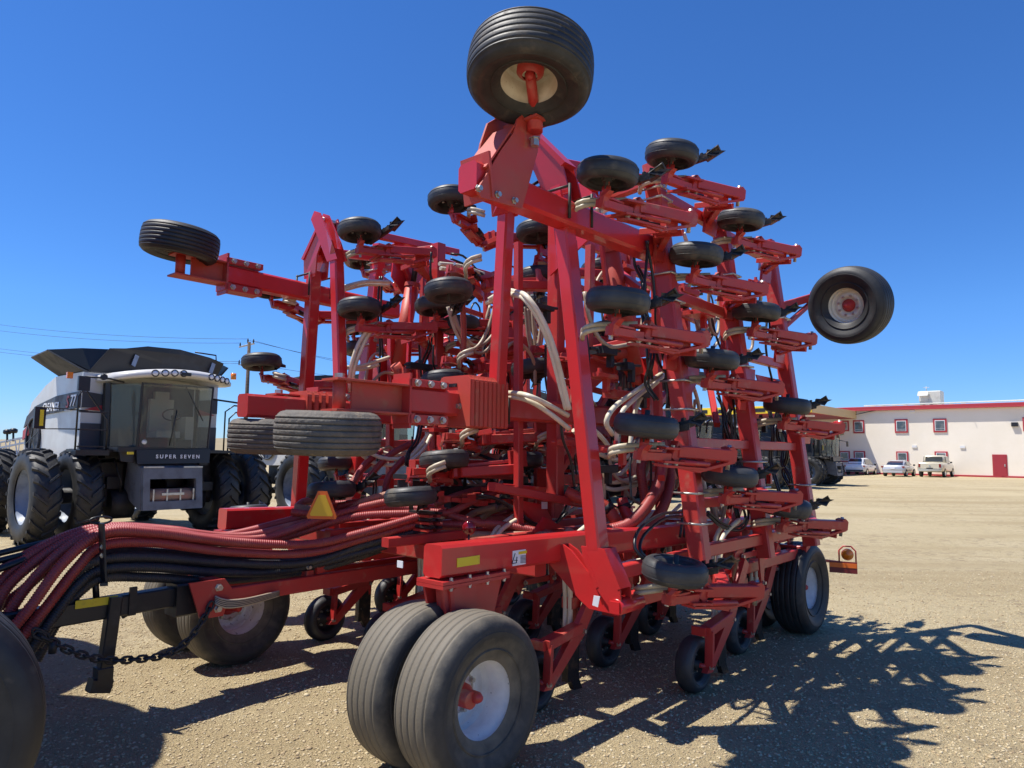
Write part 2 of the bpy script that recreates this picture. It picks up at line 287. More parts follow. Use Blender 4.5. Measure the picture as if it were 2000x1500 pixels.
# ------------------------------------------------------------------ wheels (mesh data cached, local axis = +Z is the outer face)
CACHE = {}
def cached(key, fn):
    if key not in CACHE: CACHE[key] = fn()
    return CACHE[key]
def mesh_of(mb, name, m):
    o = build(mb, name, m); me = o.data; bpy.data.objects.remove(o); return me
def tyre_mb(R, W, rr, ribs=5, g=.011, n=72):
    mb = MB(); h = W/2; pr = [(rr-.012, -h*.62), (rr+.012, -h*.74), (R*.60+rr*.25, -h*.93), (R*.76, -h*1.0), (R*.84, -h*.985), (R*.895, -h*.93), (R*.93, -h*.85), (R*.953, -h*.76)]; np_ = len(pr)
    zs = np.linspace(-h*.62, h*.62, ribs+1) if ribs < 5 else np.linspace(-h*.66, h*.66, ribs+1); gw = W*.013
    def cr(z): return R*(1-.062*(abs(z)/h)**2.5)
    for i, z in enumerate(zs):
        pr += [(cr(z-gw*3), z-gw*3.4), (cr(z-gw)+.0005, z-gw*1.15), (cr(z)-g*1.3, z-gw*.8), (cr(z)-g*1.3, z+gw*.8), (cr(z+gw)+.0005, z+gw*1.15), (cr(z+gw*3), z+gw*3.4)]
        if i < len(zs)-1: pr.append((cr((z+zs[i+1])/2)+.0015, (z+zs[i+1])/2))
    pr += [(r, -z) for r, z in reversed(pr[:np_])]
    mb.lathe(pr, (0, 0, 0), (0, 0, 1), n)
    for s_ in (-1, 1):       # moulded rings on the sidewall
        for rr_, zz in ((rr+(R-rr)*.22, h*.86), (R*.80, h*1.0)): mb.lathe([(rr_-.006, s_*(zz-.004)), (rr_, s_*(zz+.004)), (rr_+.006, s_*(zz-.004))], (0, 0, 0), (0, 0, 1), n)
    return mb
def rim_mb(R, W, dish, n=48):
    h = W/2; return MB().lathe([(R+.012, h*.66), (R+.014, h*.70), (R-.004, h*.72), (R-.014, h*.62), (R-.020, h*.42), (R-.040, h*.30), (R-.042, dish+.035), (R-.055, dish+.008), (R*.74, dish-.018), (R*.66, dish-.012), (R*.60, dish+.014), (R*.55, dish+.014), (R*.44, dish+.012), (R*.42, dish-.004), (.02, dish-.004),
        (.02, dish-.016), (R*.6, dish-.012), (R-.048, dish-.02), (R-.046, -h*.30), (R-.024, -h*.42), (R-.014, -h*.62), (R-.004, -h*.72), (R+.014, -h*.70), (R+.012, -h*.66)], (0, 0, 0), (0, 0, 1), n)
def nuts_mb(rad, z, k, r=.014):
    mb = MB()
    for i in range(k): a = 2*math.pi*i/k; mb.bolt((rad*math.cos(a), rad*math.sin(a), z), (0, 0, 1), r, .022)
    return mb
def hub_mb(r, z, ln): return MB().lathe([(r*1.5, z-.01), (r*1.5, z+.012), (r*1.15, z+.02), (r, z+ln*.5), (r*.72, z+ln*.62), (r*.62, z+ln*.66), (r*.60, z+ln), (r*.35, z+ln*1.12), (0, z+ln*1.14)], (0, 0, 0), (0, 0, 1), 24)
def put(name, me, parent, ml, label=None):
    o = bpy.data.objects.new(name, me); C.objects.link(o); o.parent = parent; o.matrix_local = ml
    if label: o['label'] = label
    return o
def axis_frame(c, ax, spin=0):
    z = Vector(ax).normalized(); x = (K if abs(z.z) < .8 else T).cross(z).normalized(); y = z.cross(x); m = frame(c, x, y, z)
    return m@Matrix.Rotation(spin, 4, 'Z')
def big_wheel(par, W0, c, ax, R, mt=None, mr=None, key='castor', shallow=False, name='transport_wheel', wd=.38, label=None, hubside=1, muddy=None):
    mt = mt or m_tyre; mr = mr or m_white; s = R/.475
    if key == 'road': wd = .35
    ty = cached(key+'_ty_'+mt.name, lambda: mesh_of(tyre_mb(.475, wd, .225, 4 if key == 'road' else 5, .0045 if key == 'road' else .010), 'tyre', mt))
    ri = cached(key+'_ri_'+mr.name, lambda: mesh_of(rim_mb(.243, wd, -.125), 'rim', mr))
    hu = cached('hub', lambda: mesh_of(hub_mb(.055, -.135, .19), 'hub', m_redd)); nu = cached('nuts', lambda: mesh_of(nuts_mb(.118, -.106, 8).lathe([(.112, -.108), (.112, -.105), (.124, -.105), (.124, -.108)], (0, 0, 0), (0, 0, 1), 32), 'wheel_nuts', m_steel))
    if shallow:
        ri = mesh_of(rim_mb(.243, wd, .03), 'rim', mr); hu = mesh_of(hub_mb(.052, .03, .10), 'hub', m_redd); nu = mesh_of(nuts_mb(.118, .046, 8, .012), 'wheel_nuts', m_steel)
    o = put(name, ty, par, W0.inverted()@axis_frame(c, ax, random.random()*6)@Matrix.Scale(s, 4), label); I = Matrix.Identity(4)
    put('rim', ri, o, I); put('hub', hu, o, I); put('wheel_nuts', nu, o, I); return o
# ------------------------------------------------------------------ openers (local axes a = towards its tube, d = working 'down', l = sideways)
def A_(a, d, l): return Vector((a, d, l))
def packer_parts():
    ty = tyre_mb(.222, .118, .135, ribs=0); 
    mb = MB(); h = .074; pr = [(.128, -h*.60), (.140, -h*.82), (.160, -h), (.182, -h*1.0), (.203, -h*.82), (.217, -h*.48), (.2225, 0)]; pr += [(r, -z) for r, z in reversed(pr[:-1])]
    mb.lathe(pr, (0, 0, 0), (0, 0, 1), 40)
    for z_ in (-.036, .036, 0): mb.lathe([(.2235-abs(z_)*.10-.004, z_-.0035), (.2235-abs(z_)*.10, z_), (.2235-abs(z_)*.10-.004, z_+.0035)], (0, 0, 0), (0, 0, 1), 40)
    for s_ in (-1, 1):
        mb.lathe([(.150, s_*.0725), (.153, s_*.0765), (.156, s_*.0735)], (0, 0, 0), (0, 0, 1), 40)
    ty = mesh_of(mb, 'packer_tyre', m_pack)
    r = MB().lathe([(.136, h*.72), (.130, h*.72), (.122, h*.35), (.116, -.012), (.060, -.016), (.052, .006), (.036, .010), (.034, .055), (0, .058)], (0, 0, 0), (0, 0, 1), 28)
    r.lathe([(.136, -h*.72), (.130, -h*.72), (.122, -h*.35), (.116, -.020), (.040, -.022), (0, -.022)], (0, 0, 0), (0, 0, 1), 28)
    r.rod((0, 0, -.11), (0, 0, .11), .018, 10)
    rm = mesh_of(r, 'packer_rim', m_castiron); nu = mesh_of(nuts_mb(.075, -.012, 6, .009), 'rim_bolts', m_steel); return ty, rm, nu
def opener_folded():
    b = MB(); l0 = -.235; ua = A_(0, 0, 1)
    b.rod(A_(0, 0, .02), A_(0, 0, -.15), .020); b.rod(A_(0, 0, -.11), A_(0, 0, -.19), .034, 12)
    b.prism([A_(-.035, .03, -.155), A_(.035, .03, -.155), A_(.06, -.02, l0+.02), A_(.06, -.02, l0-.06), A_(-.03, -.02, l0-.06), A_(-.045, 0, -.2)], A_(0, .035, 0))
    b.beam(A_(-.02, -.03, l0-.02), A_(.50, -.10, l0-.02), .07, .075, ua)
    b.prism([A_(-.05, -.02, l0+.03), A_(.10, .0, l0+.03), A_(.36, -.06, l0+.03), A_(.40, -.16, l0+.03), A_(.05, -.10, l0+.03)], A_(0, 0, .018))
    b.prism([A_(.34, -.02, l0-.06), A_(.62, -.02, l0-.06), A_(.66, -.20, l0-.06), A_(.40, -.24, l0-.06)], A_(0, 0, .02))
    b.prism([A_(.34, -.02, l0+.06), A_(.62, -.02, l0+.06), A_(.66, -.20, l0+.06), A_(.40, -.24, l0+.06)], A_(0, 0, .02))
    b.beam(A_(.60, -.10, l0+.035), A_(1.36, -.10, l0+.035), .085, .105, ua)
    b.beam(A_(.56, -.10, l0-.045), A_(.64, -.10, l0+.10), .11, .06, A_(0, 1, 0))
    b.prism([A_(1.34, -.10, l0+.10), A_(1.40, -.10, l0+.115), A_(1.46, -.10, l0+.08), A_(1.46, -.10, l0-.02), A_(1.34, -.10, l0-.03)], A_(0, .07, 0))
    b.beam(A_(.42, -.10, l0-.10), A_(1.02, -.12, l0-.105), .10, .022, ua)
    b.beam(A_(.98, -.12, l0-.13), A_(1.46, -.10, l0-.02), .05, .03, ua); b.beam(A_(.70, -.10, l0-.105), A_(.98, -.10, l0-.13), .04, .03, ua)
    b.rod(A_(.62, -.04, l0-.055), A_(.98, -.04, l0-.055), .024); b.beam(A_(1.16, -.24, l0-.03), A_(1.34, -.24, l0-.03), .16, .15, ua)
    for a_ in (1.12, 1.36): b.beam(A_(a_, -.12, l0-.10), A_(a_, -.36, l0-.10), .025, .06, ua)
    def shear(mb):
        for i, v in enumerate(mb.v):
            v = v.copy(); a = v[:, 0].copy(); v[:, 0] = a*.52; v[:, 1] = v[:, 1]+a*.27; v[:, 2] *= .80; mb.v[i] = v
        return mb
    shear(b); b.beam(A_(.60, .10, -.20), A_(1.18, -.24, -.20), .10, .09, ua); b.beam(A_(.66, .16, -.26), A_(1.14, -.2, -.28), .05, .03, ua); b.beam(A_(1.06, -.20, -.30), A_(1.30, -.20, -.30), .03, .15, ua)
    body = mesh_of(b, 'opener', m_redd)
    k = MB(); k.prism([A_(.16, -.10, -.05), A_(.235, -.10, -.05), A_(.33, .17, -.05), A_(.27, .19, -.05)], A_(0, 0, .032))
    k.prism([A_(.12, -.06, -.09), A_(.15, -.06, -.09), A_(.25, .17, -.09), A_(.22, .18, -.09)], A_(0, 0, .045))
    for s_ in (-1, 1): k.prism([A_(.24, .16, -.05), A_(.33, .15, -.05), A_(.345, .235, -.05), A_(.28, .23, -.05+.045*s_)], A_(.004, .002, .012))
    k.add([A_(.25, .15, -.095), A_(.33, .14, -.085), A_(.34, .15, -.01), A_(.25, .16, -.01), A_(.355, .265, -.05)], [(0, 1, 2, 3), (0, 1, 4), (1, 2, 4), (2, 3, 4), (3, 0, 4)])
    for i in range(7): k.box(A_(.175+.020*i, -.10+.042*i, -.022), .022+.01*(i % 2), .018, .026, (A_(1, 0, 0), A_(0, 1, 0), A_(0, 0, 1)))
    for i, v in enumerate(k.v): v = v.copy(); v[:, 2] += .42*(v[:, 1]+.1); v[:, 1] *= 1.15; k.v[i] = v
    kn = mesh_of(k, 'knife', m_knife)
    h = MB()
    for o_ in (0, .045): hose([A_(.24, .02, -.12), A_(.14, -.10, -.14-o_*.5), A_(.03, -.20, -.16-o_*.8), A_(.02, -.28, -.19-o_*.8), A_(.10, -.34, -.22-o_*.8)], .018, mb=h)
    hs = mesh_of(h, 'seed_tube', m_seedc)
    q = MB(); q.lathe([(0, .03), (.017, .03), (.017, 0)], A_(0, 0, .03), A_(0, 0, 1), 8, False)
    for p in ((.46, l0-.075), (.60, l0-.075), (.08, l0-.06)): q.bolt(A_(p[0], -.08, p[1]), A_(0, 0, -1), .016, .03)
    for p in ((.5, -.06), (.42, -.14)): q.bolt(A_(p[0], p[1], l0+.068), A_(0, 0, 1), .014, .02)
    q.rod(A_(1.40, -.10, l0-.10), A_(1.40, -.10, l0+.13), .016, 8)
    bo = mesh_of(shear(q), 'bolts', m_steel); cy = mesh_of(shear(MB().rod(A_(.66, -.19, l0-.05), A_(.90, -.19, l0-.05), .032, 12).rod(A_(.9, -.19, l0-.05), A_(1.1, -.19, l0-.05), .014, 8)), 'opener_cylinder', m_black)
    return body, [('knife', kn), ('seed_tube', hs), ('bolts', bo), ('opener_cylinder', cy)]
def opener_ground():
    b = MB(); ua = A_(0, 0, 1); l0 = .085
    b.rod(A_(0, 0, .11), A_(0, 0, -.02), .020)
    b.prism([A_(-.05, .04, l0+.03), A_(.05, .05, l0+.03), A_(.46, -.27, l0+.03), A_(.80, -.72, l0+.03), A_(.72, -.78, l0+.03), A_(.38, -.36, l0+.03), A_(.03, -.30, l0+.03), A_(-.02, -.24, l0+.03)][:6], A_(0, 0, .05))
    b.beam(A_(0, -.27, l0+.02), A_(.42, -.33, l0+.02), .075, .10, ua); b.beam(A_(.0, .0, l0+.05), A_(.02, -.28, l0+.05), .03, .07, ua); b.beam(A_(-.01, -.27, 0), A_(-.01, -.27, .12), .07, .05, A_(1, 0, 0))
    for s_ in (-.05, .05): b.prism([A_(.70, -.82, s_), A_(.84, -.86, s_), A_(.92, -.74, s_), A_(.84, -.48, s_), A_(.76, -.40, s_), A_(.62, -.62, s_)], A_(0, 0, .014))
    for d_ in (-.78, -.50):
        for s_ in (-.065, .065): b.beam(A_(.82, d_, s_), A_(1.22, d_, s_), .05, .018, ua)
    for s_ in (-.085, .085): b.prism([A_(1.15, -.98, s_), A_(1.29, -.98, s_), A_(1.27, -.70, s_), A_(1.23, -.45, s_), A_(1.19, -.45, s_), A_(1.15, -.70, s_)], A_(0, 0, .016))
    b.beam(A_(1.22, -1.0, -.12), A_(1.22, -1.0, .12), .16, .03, A_(0, 1, 0))
    b.beam(A_(.48, -.60, 0), A_(.70, -.62, 0), .05, .07, ua); b.beam(A_(.50, -.74, 0), A_(.54, -.16, 0), .05, .035, A_(1, 0, 0)); b.box(A_(.47, -.50, 0), .10, .09, .11, (A_(1, 0, 0), A_(0, 1, 0), A_(0, 0, 1)))
    body = mesh_of(b, 'opener', m_redd)
    k = MB(); k.prism([A_(.45, -.26, 0), A_(.56, -.26, 0), A_(.55, .10, 0), A_(.60, .19, 0), A_(.49, .18, 0), A_(.43, .08, 0)], A_(0, 0, .045)); k.prism([A_(.40, -.2, 0), A_(.44, -.2, 0), A_(.43, .1, 0), A_(.39, .1, 0)], A_(0, 0, .06)); kn = mesh_of(k, 'knife', m_knife)
    h = MB()
    for o_ in (-.024, .024): hose([A_(.42, -.22, o_), A_(.43, -.5, o_), A_(.42, -.78, o_), A_(.52, -.98, o_*1.3), A_(.80, -1.10, o_*2)], .021, mb=h)
    hs = mesh_of(h, 'seed_tube', m_seed)
    q = MB()
    for p in ((0, 0, .15), (.45, -.3, .14), (.80, -.78, .08), (.82, -.50, .08), (1.22, -.78, .1), (1.22, -.50, .1), (.5, -.62, .06)): q.bolt(A_(*p), A_(0, 0, 1), .016, .02)
    bo = mesh_of(q, 'bolts', m_steel); cy = mesh_of(MB().rod(A_(.86, -.56, 0), A_(1.18, -.84, 0), .032, 12), 'opener_cylinder', m_rub)
    return body, [('knife', kn), ('seed_tube', hs), ('bolts', bo), ('opener_cylinder', cy)]
PK = packer_parts(); OF = opener_folded(); OG = opener_ground(); I4 = Matrix.Identity(4)
def opener(par, W0, c, kind, tilt=0, label=None):
    c = Vector(c)
    d = {'RO': L, 'RI': -L, 'LO': -L, 'LI': L, 'G': -K, 'H': -K}[kind]; l = {'RO': K, 'LO': K, 'RI': -K, 'LI': -K, 'G': L, 'H': -L}[kind]; l = K if kind == 'LI' else l
    if kind in ('RO', 'LI'): l = (l + L*.12*(1 if kind == 'RO' else -1)).normalized()
    if kind in ('LO', 'RI'): l = (l - L*(.12 if kind == 'LO' else -.12)).normalized()
    d = (d-l*d.dot(l)).normalized(); a = T
    if tilt: Rm = Matrix.Rotation(tilt, 3, T); d = Rm@d; l = Rm@l
    body, subs = OG if kind in 'GH' else OF
    o = put('opener', body, par, W0.inverted()@frame(c, a, d, l), label)
    for n_, me in subs: put(n_, me, o, I4)
    fl = Matrix.Scale(-1, 4, (0, 0, 1)) if kind in 'GH' else I4
    sp = Matrix.Rotation(random.random()*6, 4, 'Z')
    put('packer_tyre', PK[0], o, sp); put('packer_rim', PK[1], o, I4 if kind in 'GH' else Matrix.Rotation(math.pi, 4, 'X')); put('rim_bolts', PK[2], o, I4 if kind in 'GH' else I4)
    return o

# ------------------------------------------------------------------ the air drill
DW = frame(M(2.6, -2.15, 0), T, -L, K)
DR = root('air_drill', DW, 'huge red folded air drill with its wings raised, filling the middle of the gravel yard', 'air drill')
def split_mb(mb, k=1):
    starts = np.cumsum([0]+[len(v) for v in mb.v]); out = []
    for i in range(0, len(mb.v), k):
        lo, hi = starts[i], starts[min(i+k, len(mb.v))]; q = MB(); q.v = mb.v[i:i+k]; q.n = hi-lo
        for f_, s_ in zip(mb.f, mb.sm):
            if lo <= f_[0] < hi: q.f.append([a-lo for a in f_]); q.sm.append(s_)
        out.append(q)
    return out
SPLIT = {'bolts': ('bolt', 1), 'u_bolts': ('u_bolt', 3), 'link_bar': ('link_bar', 1), 'hinge_rail': ('hinge_rail', 1), 'front_tube': ('front_tube', 1), 'tongue_end_plate': ('tongue_end_plate', 1), 'hose_clamp': ('hose_clamp', 4), 'clamp_plate': ('clamp_plate', 1)}
def part(mb, name, m, label=None, parent=None):
    if name in SPLIT and len(mb.v) > 1:
        for q in split_mb(mb, SPLIT[name][1]): o = build(q, SPLIT[name][0], m, parent or DR, DW)
        return o
    return build(mb, name, m, parent or DR, DW, label)
def Pr(u, z, o=0): return M(u, .3-.12*z+o, z)        # right outer wing plane
def Pl(u, z, o=0): return M(u, -4.6+.12*z-o, z)      # left outer wing plane
RK = (2.55, 3.85, 5.1)
# transport wheels
for c, lb in (((.29, -.16), 'nearest big tyre with a dirt-flecked white rim'), ((.27, -.57), None), ((5.25, .0), None), ((5.25, -.47), None), ((.5, -3.35), None), ((.5, -4.1), None), ((5.25, -3.4), None), ((5.25, -4.1), None)):
    big_wheel(DR, DW, M(c[0], c[1], .478), L, .485, m_tyred if c[0] < 1 else m_tyre, key='road', label=lb)
# main frame
for v_, u0, lab in ((-.42, .20, 'right side rail'), (-3.78, .55, 'left side rail')):
    f = MB(); f.beam(M(u0, v_, 1.235), M(5.35, v_, 1.12), .165, .195, c=.018); part(f, 'side_rail', m_red)
    f = MB(); f.box(M(u0+.28, v_, 1.112), .60, .24, .022); f.box(M(u0+.28, v_, 1.088), .60, .24, .022); part(f, 'mounting_plate', m_redd)
    f = MB(); f.beam(M(u0+.18, v_+.02, 1.08), M(u0+.26, v_+.02, .50), .16, .22, up=T); f.prism([M(u0+.02, v_+.06, 1.08), M(u0+.56, v_+.06, 1.08), M(u0+.50, v_+.06, .90), M(u0+.34, v_+.06, .46), M(u0+.18, v_+.06, .46)], L*.02)
    f.prism([M(u0+.02, v_-.10, 1.08), M(u0+.56, v_-.10, 1.08), M(u0+.34, v_-.10, .46), M(u0+.18, v_-.10, .46)], L*.02); part(f, 'axle_strut', m_redd)
    f = MB(); f.rod(M(.25 if v_ > -1 else .5, v_-.35, .468), M(.25 if v_ > -1 else .5, v_+.30, .468), .05, 14); part(f, 'axle', m_redd)
    b = MB()
    for i in range(4):
        for s_ in (-.105, .105): b.bolt(M(u0+.06+.16*i, v_+s_, 1.124), K, .012, .016); b.bolt(M(u0+.06+.16*i, v_+s_, 1.076), -K, .012, .016)
    part(b, 'bolts', m_steel)
for u_ in (1.35, 2.55, 3.85, 5.1):
    f = MB().beam(M(u_, -3.7, 1.06), M(u_, -.5, 1.06), .13, .13); part(f, 'cross_tube', m_redd)
for v_ in (-1.25, -1.75, -2.55, -3.05):
    f = MB().beam(M(.9 if v_ in (-1.75, -2.55) else 1.35, v_, 1.165), M(5.2, v_, 1.165), .09, .075); part(f, 'frame_rail', m_redd)
f = MB(); f.beam(M(5.1, .15, .88), M(5.1, -4.2, .88), .12, .12); f.beam(M(5.35, -.42, .95), M(5.35, -3.8, .95), .1, .1); part(f, 'front_tube', m_redd)
for v_ in (.02, -4.18):
    f = MB(); f.beam(M(1.55, v_, .84), M(5.0, v_, .86), .11, .10); f.beam(M(1.6, v_-.18, 1.0), M(5.15, v_-.18, 1.06), .09, .10); part(f, 'hinge_rail', m_redd)
# rear tongue rails and hitch (the tongue stands to the left of the middle)
TV = -2.72
for v_ in (TV+.14, TV-.14):
    f = MB(); f.beam(M(-.16, v_, .755), M(2.9, v_, .77), .08, .125); part(f, 'tongue_rail', m_redd)
    f = MB(); f.beam(M(.80, v_, .87), M(1.25, v_, .94), .08, .08); f.beam(M(1.22, v_, .94), M(2.9, v_, .96), .08, .09); part(f, 'upper_tongue_rail', m_redd)
f = MB(); f.box(M(-.10, TV, .765), .10, .38, .27); f.prism([M(-.32, TV+.19, .90), M(-.04, TV+.19, .90), M(.02, TV+.19, .82), M(-.04, TV+.19, .62), M(-.22, TV+.19, .62)], L*.02); f.beam(M(.75, TV-.15, .84), M(.75, TV+.15, .84), .07, .05); part(f, 'tongue_end_plate', m_redd)
f = MB().bolt(M(-.09, TV+.205, .84), L, .022, .03).bolt(M(-.09, TV+.205, .68), L, .022, .03).bolt(M(.72, TV+.17, .90), L, .016, .03); part(f, 'bolts', m_steel)
f = MB(); f.beam(M(-.28, TV, .785), M(-1.9, TV, .745), .11, .145); f.box(M(-.26, TV, .76), .20, .20, .24); f.box(M(-.66, TV+.06, .80), .05, .02, .20); part(f, 'rear_hitch', m_black, 'black rear hitch bar')
f = MB(); f.box(_pl(189, 1176, L, TV+.06+O.dot(L)), .27, .006, .055); part(f, 'hitch_reflector', m_yel)
f = MB(); pa = V(224, 1165, TV+.05); pb = V(200, 1338, TV+.05); f.beam(pa, pb, .085, .085, up=T); f.beam(V(174, 1338, TV+.05), V(214, 1338, TV+.05), .10, .09); f.box(pb+K*.05, .10, .10, .15); part(f, 'hitch_stand', m_black)
f = MB().beam(V(238, 1205, TV), V(300, 1168, TV), .028, .028); part(f, 'stand_brace', m_black)
# lift arms: brackets, tall yokes and apex plates, one set on each side
for sgn in (1, -1):
    def W(u, v, z): return M(u, v, z) if sgn > 0 else M(u+.25, -4.3-v, z)
    ub = 1.36
    def MP(x, y, o=0):
        q = uvz(U(x, y, ub)); return W(q[0]+o, q[1], q[2])
    br = [(1052, 1062), (1096, 1064), (1112, 1076), (1160, 1138), (1186, 1160), (1214, 1176), (1218, 1190), (1203, 1202), (1147, 1190), (1128, 1172), (1064, 1097)]
    f = MB()
    for o_ in (.03, .10): f.prism([MP(x, y, o_) for x, y in br], T*.016)
    f.prism([MP(x, y, .065) for x, y in ((1070, 1100), (1078, 1098), (1150, 1186), (1144, 1188))], T*.07); f.prism([MP(x, y, .065) for x, y in ((1052, 1062), (1058, 1062), (1070, 1098), (1064, 1097))], T*.07)
    f.rod(MP(1205, 1186, -.02), MP(1205, 1186, .28), .055, 20); f.box((MP(1204, 1186, -.02)), .02, .08, .08); part(f, 'lift_bracket', m_red)
    f = MB()
    for y_ in (1074, 1092): f.bolt(MP(1072, y_, .018), -T, .018, .025)
    part(f, 'bolts', m_steel)
    f = MB()
    for o_ in (0, .125): f.prism([MP(x, y, o_) for x, y in ((1196, 1194), (1214, 1184), (1212, 1152), (1180, 1072), (1136, 1066), (1140, 1094), (1166, 1150))], T*.014)
    f.prism([MP(x, y, .06) for x, y in ((1176, 1072), (1182, 1072), (1213, 1150), (1207, 1152))], T*.14); f.prism([MP(x, y, .06) for x, y in ((1136, 1068), (1141, 1068), (1170, 1146), (1164, 1150))], T*.14)
    f.beam(MP(1158, 1074, .06), W(1.33, -.32, 3.90), .135, .115, up=L, c=.012); part(f, 'lift_arm', m_red)
    f = MB(); iv = -1.0
    iu = 0 if sgn > 0 else -.30; f.beam(W(1.50+iu, iv-.10, 2.38), W(1.46+iu, iv+.02, 3.98), .115, .115, up=T, c=.014); part(f, 'inner_lift_arm', m_red)
    ax = W(1.25, -.62, 4.48)
    f = MB()
    def W(u, v, z, W0=W): return W0(u, v-(.10 if sgn < 0 and z > 4.2 else 0), z)
    for du in (-.075, .075): f.prism([W(1.36+du, -.20, 3.82), W(1.36+du, -.42, 3.82), W(1.32+du, -.50, 4.04), W(1.27+du, -.66, 4.32), W(1.27+du, -.62, 4.42), W(1.27+du, -.54, 4.40), W(1.32+du, -.24, 4.06)], T*.016)
    f.prism([W(1.30, -.20, 4.04), W(1.25, -.52, 4.40), W(1.25, -.54, 4.38), W(1.30, -.24, 4.02)], T*.14); part(f, 'apex_plate', m_red)
    f = MB()
    for du in (-.055, .055): f.prism([W(1.46+iu+du, iv-.09, 3.86), W(1.46+iu+du, iv+.09, 3.86), W(1.36+iu/2+du, -.78, 4.08), W(1.27+iu/2+du, -.54, 4.36), W(1.27+iu/2+du, -.60, 4.44), W(1.27+iu/2+du, -.70, 4.40), W(1.40+iu+du, iv-.06, 4.05)], T*.016)
    part(f, 'inner_apex_plate', m_red)
    f = MB().rod(W(1.12, -.60, 4.37), W(1.42, -.60, 4.37), .03, 12); part(f, 'apex_pin', m_steel)
    # struts running forward from the apex
    P = Pr if sgn > 0 else Pl
    f = MB().beam(W(1.35, -.40, 4.12), P(2.55, 4.28), .075, .085); part(f, 'apex_strut', m_red)
    f = MB().beam(W(1.32, -.60, 4.34), M(3.2, -.9 if sgn > 0 else -3.35, 4.36), .07, .08); part(f, 'apex_strut', m_red)
    # castor beams
    f = MB().beam(W(.30, -.28, 3.66), W(2.6, -.20, 3.66), .17, .19, c=.022); part(f, 'castor_beam', m_red, 'upper castor beam')
    f = MB().beam(W(.62, -1.25, 2.28) if sgn > 0 else M(.25, -2.93, 2.28), W(4.0, -1.25, 2.28), .17, .20, c=.022); part(f, 'castor_beam', m_redd, 'lower castor beam')
    b = MB()
    for uu in (1.22, 1.50):
        for vv in (-.40, -.15): b.rod(W(uu, vv, 3.60), W(uu, vv, 3.86), .011, 8)
        b.rod(W(uu, -.40, 3.845), W(uu, -.15, 3.845), .011, 8)
        for vv in (-1.36, -1.14): b.rod(W(uu+.2, vv, 2.14), W(uu+.2, vv, 2.42), .011, 8)
    part(b, 'u_bolt', m_castiron)
# upper right castor: tall plate bracket carrying the wheel above
cw = M(.56, .02, 4.375); n_ = Vector((-.08, -.22, -1)).normalized()
f = MB()
f.prism([V(x, y, -.17) for x, y in ((938, 386), (930, 372), (978, 292), (1000, 262), (1010, 232), (1040, 206), (1056, 212), (1056, 252), (1048, 300), (1018, 408))], L*.016); f.prism([V(x, y, -.17)-L*.22 for x, y in ((975, 372), (968, 352), (985, 262), (998, 222), (1036, 200), (1062, 206), (1058, 250), (1046, 300), (1030, 380))], L*.016)
f.prism([V(x, y, -.28) for x, y in ((940, 345), (990, 268), (996, 262), (1000, 300), (1004, 345))], L*.012)
f.beam(V(936, 395, -.28), V(928, 305, -.28), .02, .26, up=L, c=.002); f.beam(V(925, 335, -.28), V(980, 255, -.28), .014, .23, up=L, c=.002); f.beam(V(990, 222, -.28), V(1045, 200, -.28), .014, .23, up=L, c=.002); f.box(V(1030, 245, -.20), .17, .30, .02); part(f, 'castor_bracket', m_redf, 'upright bracket under the highest wheel')
kp = V(1045, 225, -.12)
f = MB().rod(kp-K*.12, kp+K*.08, .055, 14).rod(kp, cw+n_*.02, .036, 14).lathe([(.09, 0), (.09, .03), (.05, .06)], cw-n_*0.02, n_, 20); part(f, 'castor_spindle', m_redd)
f = MB(); f.bolt(kp-K*.17, -K, .03, .05)
for x, y in ((935, 368), (972, 380), (1005, 392)): f.bolt(V(x, y, -.155), L, .018, .022)
part(f, 'bolts', m_steel)
big_wheel(DR, DW, cw, n_, .412, m_tyre, m_cream, name='castor_wheel', label='highest wheel, seen from below with a cream rim')
def castor(pin, cap, z, wc, R, axn, tyre_m, above, lab):
    """pin, cap: (u, v) of the king pin and of the beam end; channel arm between them"""
    f = MB(); d = (M(*cap)-M(*pin)).normalized(); s_ = d.cross(K)
    a, b_ = M(*pin, z), M(*cap, z)
    f.beam(a-d*.06, b_+d*.06, .20, .016); f2 = MB()
    f = MB(); f.beam(a-d*.08+K*.105, b_+d*.05+K*.105, .19, .016, c=.002); f.beam(a-d*.08-K*.105, b_+d*.05-K*.105, .19, .016, c=.002); f.beam(a+d*.10, b_, .016, .2, c=.002)
    f.rod(a-K*.10, a+K*.10, .045, 16); part(f, 'castor_arm', m_redf, lab)
    f = MB(); f.beam(b_+K*.13-d*.02, b_+K*.13+d*.38, .20, .06, c=.004); f.beam(b_-K*.14-d*.02, b_-K*.14+d*.38, .20, .07, c=.004); f.beam(b_-K*.21, b_+K*.20, .02, .20, up=s_, c=.002) ; part(f, 'clamp_plate', m_redd)
    q = MB(); q.bolt(a+K*.11, K, .035, .04)
    for i in range(3):
        for zz in (.13, -.14): q.bolt(b_+d*(.06+.13*i)-s_*.105*(1 if s_.y > 0 else -1)+K*zz, -s_*(1 if s_.y > 0 else -1), .022, .02)
    part(q, 'bolts', m_steel)
    f = MB().rod(a+K*(.1 if above else -.1), Vector(wc)+K*(-.04 if above else .04), .04, 12); part(f, 'castor_spindle', m_redd)
    big_wheel(DR, DW, wc, axn, R, tyre_m, m_cream, name='castor_wheel')
castor((.06, -1.25), (.62, -1.25), 2.28, M(.02, -1.30, 2.02), .36, (.02, -.04, 1), m_tyrem, False, None)
castor((.66, -3.05), (1.02, -3.05), 2.30, M(.58, -3.00, 2.02), .375, (-.02, .03, -1), m_tyrem, False, None)
castor((.12, -4.02), (.55, -4.02), 3.67, M(.10, -4.0, 3.88), .355, (-.13, .02, -1), m_tyre, True, None)
